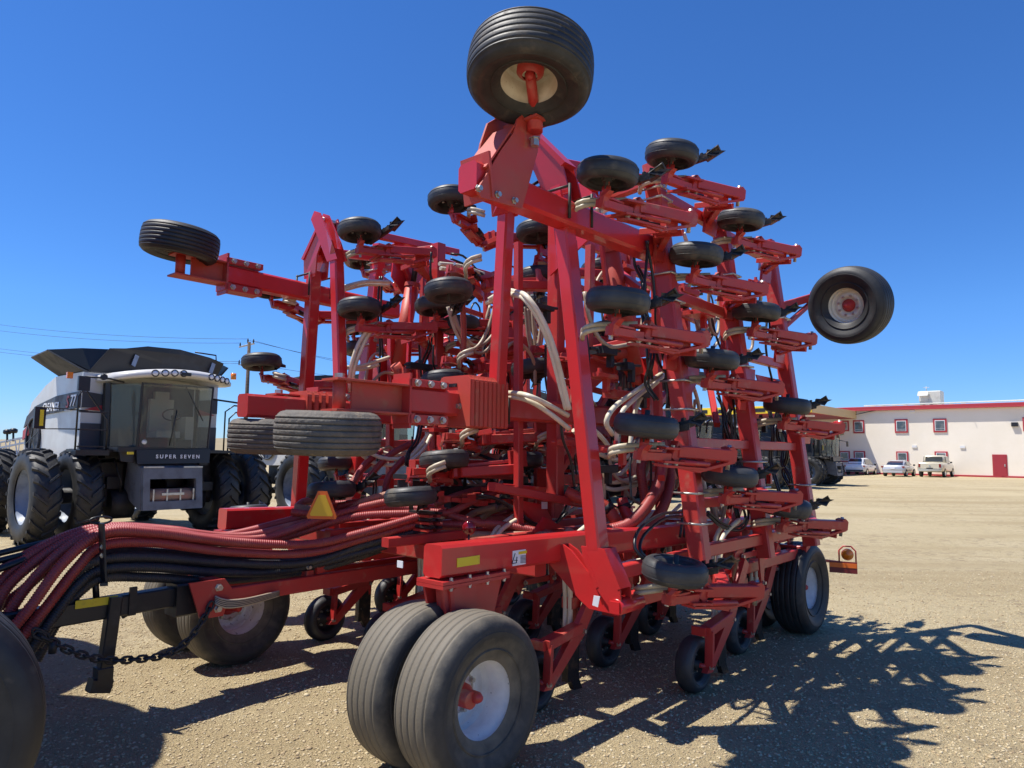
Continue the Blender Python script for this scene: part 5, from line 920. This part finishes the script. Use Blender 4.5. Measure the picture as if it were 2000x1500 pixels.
for q in ((1748, 819, 1773, 845), (1823, 818, 1849, 844), (1667, 821, 1688, 846), (1637, 822, 1658, 842), (1751, 882, 1774, 903), (1826, 882, 1851, 903), (1668, 881, 1690, 902), (1640, 881, 1660, 902), (1998, 815, 2024, 842)): window(*q)
c = WP(1953, 906); dh = (WP(1953, 883)-WP(1953, 928)).length; dw = (WP(1939, 905)-WP(1968, 905)).length
o = bp(MB().box(Vector((c.x, c.y, dh/2)), .10, dw, dh, (T, L, K)), 'door', m_trim); bp(MB().box(Vector((c.x, c.y, dh/2))-T*.06, .04, dw*.86, dh*.95, (T, L, K)), 'door_leaf', mat('red_door_paint', (.36, .03, .04), .45), o); q = WP(1963, 909); bp(MB().box(q-T*.10, .04, .10, .25, (T, L, K)), 'handle', m_steel, o)
for x, y in ((1782, 803), (1786, 872), (1880, 873)): q = WP(x, y); bp(MB().box(q-T*.05, .08, .45, .25, (T, L, K)), 'wall_vent', m_vinyl)
q = WP(1982, 829); bp(MB().box(q-T*.12, .22, .55, .40, (T, L, K)), 'wall_lamp', m_black)
q = WP(1892, 797); bp(MB().rod(q-T*.05, q-T*.6-K*.1, .03, 6), 'wall_pipe', m_steel)
bp(MB().tube([WP(1672, 810)-T*.3, WP(1705, 803)-T*.3, WP(1738, 798)-T*.3, WP(1742, 795)-T*.2], .04, 6), 'service_cable', m_black)
# canopy
mz = uvz(WP(1672, 819))[2]; ch = .85
pe = Z(1605, 805, mz+.05); ue = uvz(pe)[0]; ve = uvz(WP(1672, 819))[1]
cn = bp(MB().beam(M((ue+wu)/2, ve-.15, mz+ch/2), M((ue+wu)/2, ve-55, mz+ch/2), abs(wu-ue)-.1, ch-.1, c=.02), 'canopy', m_trim)
bp(MB().beam(M(ue, ve, mz+ch/2+.03), M(ue, ve-55, mz+ch/2+.03), .1, ch*.9, c=.01), 'canopy_fascia', m_yfas, cn); bp(MB().beam(M(ue+.1, ve, mz+ch/2+.05), M(wu-.05, ve, mz+ch/2+.05), .12, ch, c=.01), 'canopy_side', m_tfas, cn)
f = MB()
for k in range(14): f.box(M(ue-.07, ve-3-2.1*k, mz+ch*.5), .02, 1.1 if k % 3 else .6, ch*.45, (T, L, K))
bp(f, 'canopy_lettering_band', m_black, cn); bp(MB().box(M(ue+2.5, ve-1.0, mz-.15), .7, .7, .18, (T, L, K)), 'canopy_lamp', m_vinyl, cn)
# rooftop air unit
q = WP(1816, 782); rb = M(wu+4, uvz(U(1816, 780, wu+4))[1], 0); zr = uvz(U(1816, 785, wu+4))[2]; zz1 = uvz(U(1816, 764, wu+4))[2]
ru = root('rooftop_air_unit', frame(Vector((rb.x, rb.y, zt-.35)), L, T, K), 'beige boxy air handling unit on the roof of the cream building', 'air unit')
hh = zz1-(zt-.35); mr_ = frame(Vector((rb.x, rb.y, zt-.35)), L, T, K)
build(MB().box(Vector((.2, 0, hh*.62)), 2.0, 2.0, hh*.72, (Vector((1, 0, 0)), Vector((0, 1, 0)), K)).box(Vector((.2, 0, hh*.13)), 2.3, 2.2, hh*.26, (Vector((1, 0, 0)), Vector((0, 1, 0)), K)), 'cabinet', m_hvac, ru)
f = MB(); f.prism([Vector((-.9, -1.1, hh*.95)), Vector((.1, -1.1, hh*.95)), Vector((.1, -1.6, hh*.72)), Vector((-.9, -1.6, hh*.72))], K*.05); f.box(Vector((-.4, -1.03, hh*.6)), .9, .04, hh*.3, (Vector((1, 0, 0)), Vector((0, 1, 0)), K)); build(f, 'intake_hood', m_hvac, ru)
build(MB().rod(Vector((-.3, 0, hh*.98)), Vector((-.3, 0, hh*1.25)), .04, 6).beam(Vector((-.6, 0, hh*1.2)), Vector((0, 0, hh*1.2)), .05, .05), 'vent_pipe', m_hvac, ru)
f = MB(); 
for k in range(9): f.box(M(wu+2.5, vR-8+1.1*k-6, zt+.05), .5, .4, .3, (T, L, K))
f.rod(M(wu+2.5, vR-15, zt+.28), M(wu+2.5, vR+25, zt+.45), .07, 8); tag(build(f, 'roof_pipe', m_hvac), 'pale pipework running along the flat roof edge of the cream building', 'roof pipe')

# ------------------------------------------------------------------ cars (local x forward, y left, z up)
def car(name, p, fwd, kind, label, cat, paint, k=1.0):
    left = K.cross(fwd); W_ = frame(p, fwd*k, left*k, K*k); R_ = root(name, W_, label, cat); X = Vector((1, 0, 0)); Y_ = Vector((0, 1, 0))
    def B(mb, nm, m, par=None): return build(mb, nm, m, par or R_)
    def loft(secs, mb=None):
        mb = mb or MB(); m = len(secs[0]); vs = [Vector(q) for s_ in secs for q in s_]
        return mb.add(vs, [(m*i+j, m*i+(j+1) % m, m*(i+1)+(j+1) % m, m*(i+1)+j) for i in range(len(secs)-1) for j in range(m)]+[tuple(range(m)), tuple(range(m*(len(secs)-1), m*len(secs)))], True)
    def sec(x, w_, z0, z1, tuck=.10): return [(x, -w_+tuck, z0), (x, -w_, z0+.14), (x, -w_, z1-.28), (x, -w_+.05, z1-.05), (x, -w_+.16, z1), (x, w_-.16, z1), (x, w_-.05, z1-.05), (x, w_, z1-.28), (x, w_, z0+.14), (x, w_-.10, z0)]
    def cab(x, w0, w1, z0, z1): return [(x, -w0, z0), (x, -w1, z1-.06), (x, -w1+.12, z1), (x, w1-.12, z1), (x, w1, z1-.06), (x, w0, z0)]
    if kind == 'truck':
        hl, w_, wb = 2.85, 1.0, 1.75
        B(loft([sec(-2.85, .93, .55, 1.25), sec(-2.75, .98, .5, 1.28), sec(-.75, 1.0, .42, 1.30), sec(1.0, 1.0, .42, 1.25), sec(2.3, .98, .45, 1.18), sec(2.75, .9, .5, 1.0)]), 'body', paint)
        B(loft([cab(-.95, .90, .74, 1.27, 1.88), cab(-.75, .90, .78, 1.27, 1.93), cab(.55, .90, .78, 1.27, 1.92), cab(1.35, .88, .72, 1.24, 1.30)]), 'roof', paint)
        B(MB().prism([(-.905, -.70, 1.36), (-.905, .70, 1.36), (-.96, .66, 1.80), (-.96, -.66, 1.80)], X*.09), 'rear_window', m_cglass)
        for s_ in (-1, 1): B(MB().prism([(-.70, s_*.875, 1.36), (.95, s_*.875, 1.34), (.50, s_*.80, 1.80), (-.70, s_*.80, 1.82)], Y_*.10), 'side_window', m_cglass)
        B(MB().box(Vector((-2.93, 0, .62)), .14, 1.8, .18, (X, Y_, K)), 'rear_bumper', m_chrome); B(MB().box(Vector((-2.865, 0, 1.0)), .03, 1.5, .42, (X, Y_, K)), 'tailgate', paint)
        B(MB().box(Vector((-2.91, 0, .78)), .05, .5, .09, (X, Y_, K)), 'handle', m_black); B(MB().box(Vector((-2.89, 0, 1.0)), .03, .16, .12, (X, Y_, K)), 'tailgate_emblem', m_chrome); lz, rw = 1.02, .40
    else:
        suv = kind == 'suv'; h_ = 1.62 if suv else 1.44; wb = 1.42
        B(loft([sec(-2.3, .78, .42, .92 if not suv else 1.0), sec(-2.15, .88, .32, 1.0 if not suv else 1.08), sec(-1.2, .91, .26, 1.0), sec(.6, .91, .26, .96), sec(1.7, .88, .28, .88), sec(2.25, .74, .36, .70)]), 'body', paint)
        r0 = -2.1 if suv else -1.55; r1 = -1.6 if suv else -.75
        B(loft([cab(r0, .80, .66, .97, 1.02 if not suv else 1.15), cab(r1, .80, .62, .98, h_-.03), cab(-.3, .80, .62, .98, h_), cab(.35, .80, .62, .96, h_-.05), cab(1.25, .78, .64, .92, .97)]), 'roof', paint)
        B(MB().prism([(r0+.02, -.62, 1.06), (r0+.02, .62, 1.06), (r1-.10, .54, h_-.12), (r1-.10, -.54, h_-.12)], Vector((.10, 0, -.04))), 'rear_window', m_cglass)
        for s_ in (-1, 1): B(MB().prism([(r0+.55, s_*.79, 1.02), (1.0, s_*.79, 1.0), (.30, s_*.67, h_-.12), (r1+.1, s_*.67, h_-.12)], Y_*.06), 'side_window', m_cglass)
        B(MB().box(Vector((-2.28, 0, .42)), .12, 1.5, .14, (X, Y_, K)), 'rear_bumper', m_black if suv else paint); B(MB().box(Vector((-2.325, 0, .74)), .03, .34, .12, (X, Y_, K)), 'number_plate', m_decal); lz, rw = .84, .33
    for s_ in (-1, 1):
        B(MB().box(Vector((-2.84 if kind == 'truck' else -2.24, s_*.80, lz)), .10, .16 if kind == 'truck' else .26, .30 if kind == 'truck' else .14, (X, Y_, K)), 'tail_light', m_redlens); B(MB().box(Vector((.85, s_*1.02, 1.3 if kind == 'truck' else 1.0)), .12, .16, .14, (X, Y_, K)), 'wing_mirror', m_black)
        for xx in (-wb, wb):
            o = B(MB().lathe([(rw*.6, -.10), (rw*.95, -.11), (rw, -.06), (rw, .06), (rw*.95, .11), (rw*.6, .10)], (xx, s_*(.82 if kind != 'truck' else .90), rw), Y_*s_, 24), 'wheel', m_tyre); B(MB().lathe([(0, .07), (rw*.2, .08), (rw*.55, .06), (rw*.62, .10)], (xx, s_*(.82 if kind != 'truck' else .90), rw), Y_*s_, 16), 'rim', m_chrome, o)
    return R_
def at(x, y): return Z(x, y, 0)
fw_ = T
car('parked_car', at(1683, 927), fw_, 'suv', 'white sport utility car parked closest to the dark combines', 'car', m_carw, 1.1)
car('parked_car', at(1757, 930), fw_, 'sedan', 'silver saloon car parked between the white car and the pickup', 'car', m_cars, 1.12)
car('pickup_truck', at(1830, 931), fw_, 'truck', 'beige crew cab pickup truck parked facing the cream building', 'pickup truck', m_cart, 1.1)
q = at(1895, 931); f = MB().rod(q, q+K*1.5, .05, 8); bl = root('marker_post', frame(q, T, -L, K), 'thin orange and white marker post between the pickup and the red door', 'post')
build(MB().rod((0, 0, 0), (0, 0, 1.5), .07, 8), 'post', m_orange, bl); build(MB().rod((0, 0, .5), (0, 0, .8), .075, 8), 'band', m_decal, bl); build(MB().lathe([(0, 0), (.35, 0), (.33, .08), (0, .1)], (0, 0, 0), (0, 0, 1), 16), 'base', m_steel, bl)

# ------------------------------------------------------------------ utility pole, wires, hill, sprayer
pb_ = D(476, 903, 60); ptp = D(487, 668, 60); pb_ = Vector((pb_.x, pb_.y, 0)); UPW = frame(pb_, Vector((1, 0, 0)), Vector((0, 1, 0)), K)
UP = root('utility_pole', UPW, 'weathered wooden power pole with crossarm rising behind the combines', 'utility pole')
def up(mb, nm, m): return build(mb, nm, m, UP, UPW)
up(MB().tube([pb_, ptp], np.array([.20, .13]), 10), 'pole', m_wood); ca, cb = D(467, 678, 60), D(497, 671, 60); up(MB().beam(ca, cb, .12, .12), 'crossarm', m_hvac)
up(MB().beam(D(466, 712, 60), D(480, 714, 60), .1, .1), 'lower_arm', m_hvac); f = MB()
for x, y in ((469, 672), (484, 664), (495, 665), (467, 706)): f.lathe([(0, 0), (.07, 0), (.05, .12), (.08, .16), (.03, .4), (0, .42)], D(x, y+6, 60), K, 8)
up(f, 'insulator', m_castiron)
for nm, a, b_, lab in (('power_line', D(469, 670, 60), D(-60, 638, 75), 'upper left'), ('power_line', D(484, 662, 60), D(-60, 626, 75), 'top left'), ('power_line', D(467, 706, 60), D(-60, 673, 75), 'lower left'), ('power_line', D(467, 710, 60), D(-60, 680, 75), 'lowest left'),
    ('power_line', D(495, 665, 60), D(900, 742, 70), 'to the right'), ('power_line', D(484, 664, 60), D(900, 733, 70), 'top, to the right'), ('power_line', D(480, 708, 60), D(900, 748, 70), 'lower, to the right')):
    pts = [a.lerp(b_, t)-K*(1.0*4*t*(1-t)*.5) for t in np.linspace(0, 1, 24)]
    tag(build(MB().tube(pts, .015, 5), nm, m_rub), 'thin overhead cable running '+{'upper left': 'left from the left insulator of the pole crossarm', 'top left': 'left from the pole top, highest of the four cables', 'lower left': 'left from the lower arm of the pole, upper of that pair', 'lowest left': 'left from the lower arm of the pole, lowest of all', 'to the right': 'right from the right end of the pole crossarm', 'top, to the right': 'right from the very top of the wooden pole', 'lower, to the right': 'right from below the crossarm of the wooden pole'}[lab], 'power line', 'overhead power cables')
def hill():
    N = 90; vs = []; fs = []
    for i in range(N):
        x = -700+1200*i/(N-1); h_ = 9.5+4*math.sin(x*.006+1)+1.3*math.sin(x*.031); h_ *= 1 if x < -100 else max(.2, 1-(x+100)/260)
        vs += [(x, 330, -.05), (x, 420, h_*.8), (x, 520, h_), (x, 800, -.05)]
    for i in range(N-1):
        for j in range(3): fs.append((4*i+j, 4*i+j+1, 4*i+j+5, 4*i+j+4))
    m = mat('dry_hill_grass', (.30, .235, .13), .95, noise=[((.20, .17, .10), .02, .4, .65, 8), ((.36, .30, .18), .08, .5, .7, 6)]); tag(build(MB().add(vs, fs, True), 'hills', m), kind='structure')
hill()
# field sprayer at the left edge
so_ = D(-40, 950, 24); so_.z = 0; SW = frame(so_, T, -L, K); SP = root('field_sprayer', SW, 'white folded boom of a field sprayer standing left of the silver combine', 'sprayer')
f = MB(); a, b_ = D(-60, 905, 22), D(62, 896, 24)
for (x0, y0, x1, y1) in ((-80, 880, 60, 852), (-80, 892, 60, 862), (-80, 905, 60, 898), (-80, 898, 60, 886)): f.beam(D(x0, y0, 23), D(x1, y1, 23), .05, .06)
for k in range(14): x_ = -75+9.5*k; f.beam(D(x_, 880-.2*(x_+80), 23), D(x_+5*(1 if k % 2 else -1), 904-.05*(x_+80), 23), .03, .03)
build(f, 'boom', m_carw, SP, SW); f = MB()
for x, y in ((14, 842), (26, 840)): f.lathe([(.09, 0), (.12, .04), (.12, .12), (.05, .16), (0, .16)], D(x, y+6, 23), K, 12); f.rod(D(x, y+6, 23), D(x, y+22, 23), .03, 6)
build(f, 'boom_light', m_black, SP, SW)
for x, y in ((0, 940), (-20, 990)):
    c = D(x, y, 21 if y < 960 else 16); o = put('wheel', cached('lug_f', None), SP, SW.inverted()@axis_frame(Vector((c.x, c.y, .9)), T)); put('rim', CACHE['lug_rim'], o, I4)
build(MB().box(D(-60, 915, 23.5), 2.6, 1.5, 1.2).box(D(-10, 905, 24), 1.8, .8, .5), 'tank', m_gunm, SP, SW)
# air cart behind the hitch: only its front castor tyres reach the picture
cc = M(-2.40, -1.20, .66); AW = frame(Vector((cc.x, cc.y, 0)), T, -L, K); AC = root('air_cart', AW, 'dark muddy tyres of an air cart at the lower left edge beside the hitch', 'air cart')
ct = mesh_of(tyre_mb(.67, .46, .30, 4, .008), 'tyre', m_tyre); cr_ = mesh_of(rim_mb(.31, .42, -.1, 40), 'rim', m_rimb)
for dv in (0, -.62): o = put('castor_wheel', ct, AC, AW.inverted()@axis_frame(cc+L*dv+T*(.10 if dv == 0 else 0), (L-T*.18).normalized(), .2)); put('rim', cr_, o, I4)
f = MB().beam(cc+Vector((-.3, .1, .35)), (-5.6, 5.0, .9), .2, .2).box((-5.9, 5.4, .9), 1.6, 1.6, .2); build(f, 'cart_frame', m_gunm, AC, AW)
f = MB(); f.lathe([(0, 0), (.4, .1), (1.3, .9), (1.45, 1.2), (1.45, 2.6), (1.2, 2.9), (.35, 2.95), (.35, 3.1), (0, 3.1)], (-6.45, 5.95, .9), K, 32); f.lathe([(0, 0), (.4, .1), (1.3, .9), (1.5, 1.2), (1.5, 2.9), (1.3, 3.1), (.35, 3.25), (0, 3.3)], (-5.25, 4.2, .8), K, 32); build(f, 'tank', m_red, AC, AW)
for q in ((-7.4, 3.6), (-8.0, 6.2)): o = put('cart_wheel', CACHE['lug_f'], AC, AW.inverted()@axis_frame(Vector((*q, .93)), T)); put('rim', CACHE['lug_rim'], o, I4)
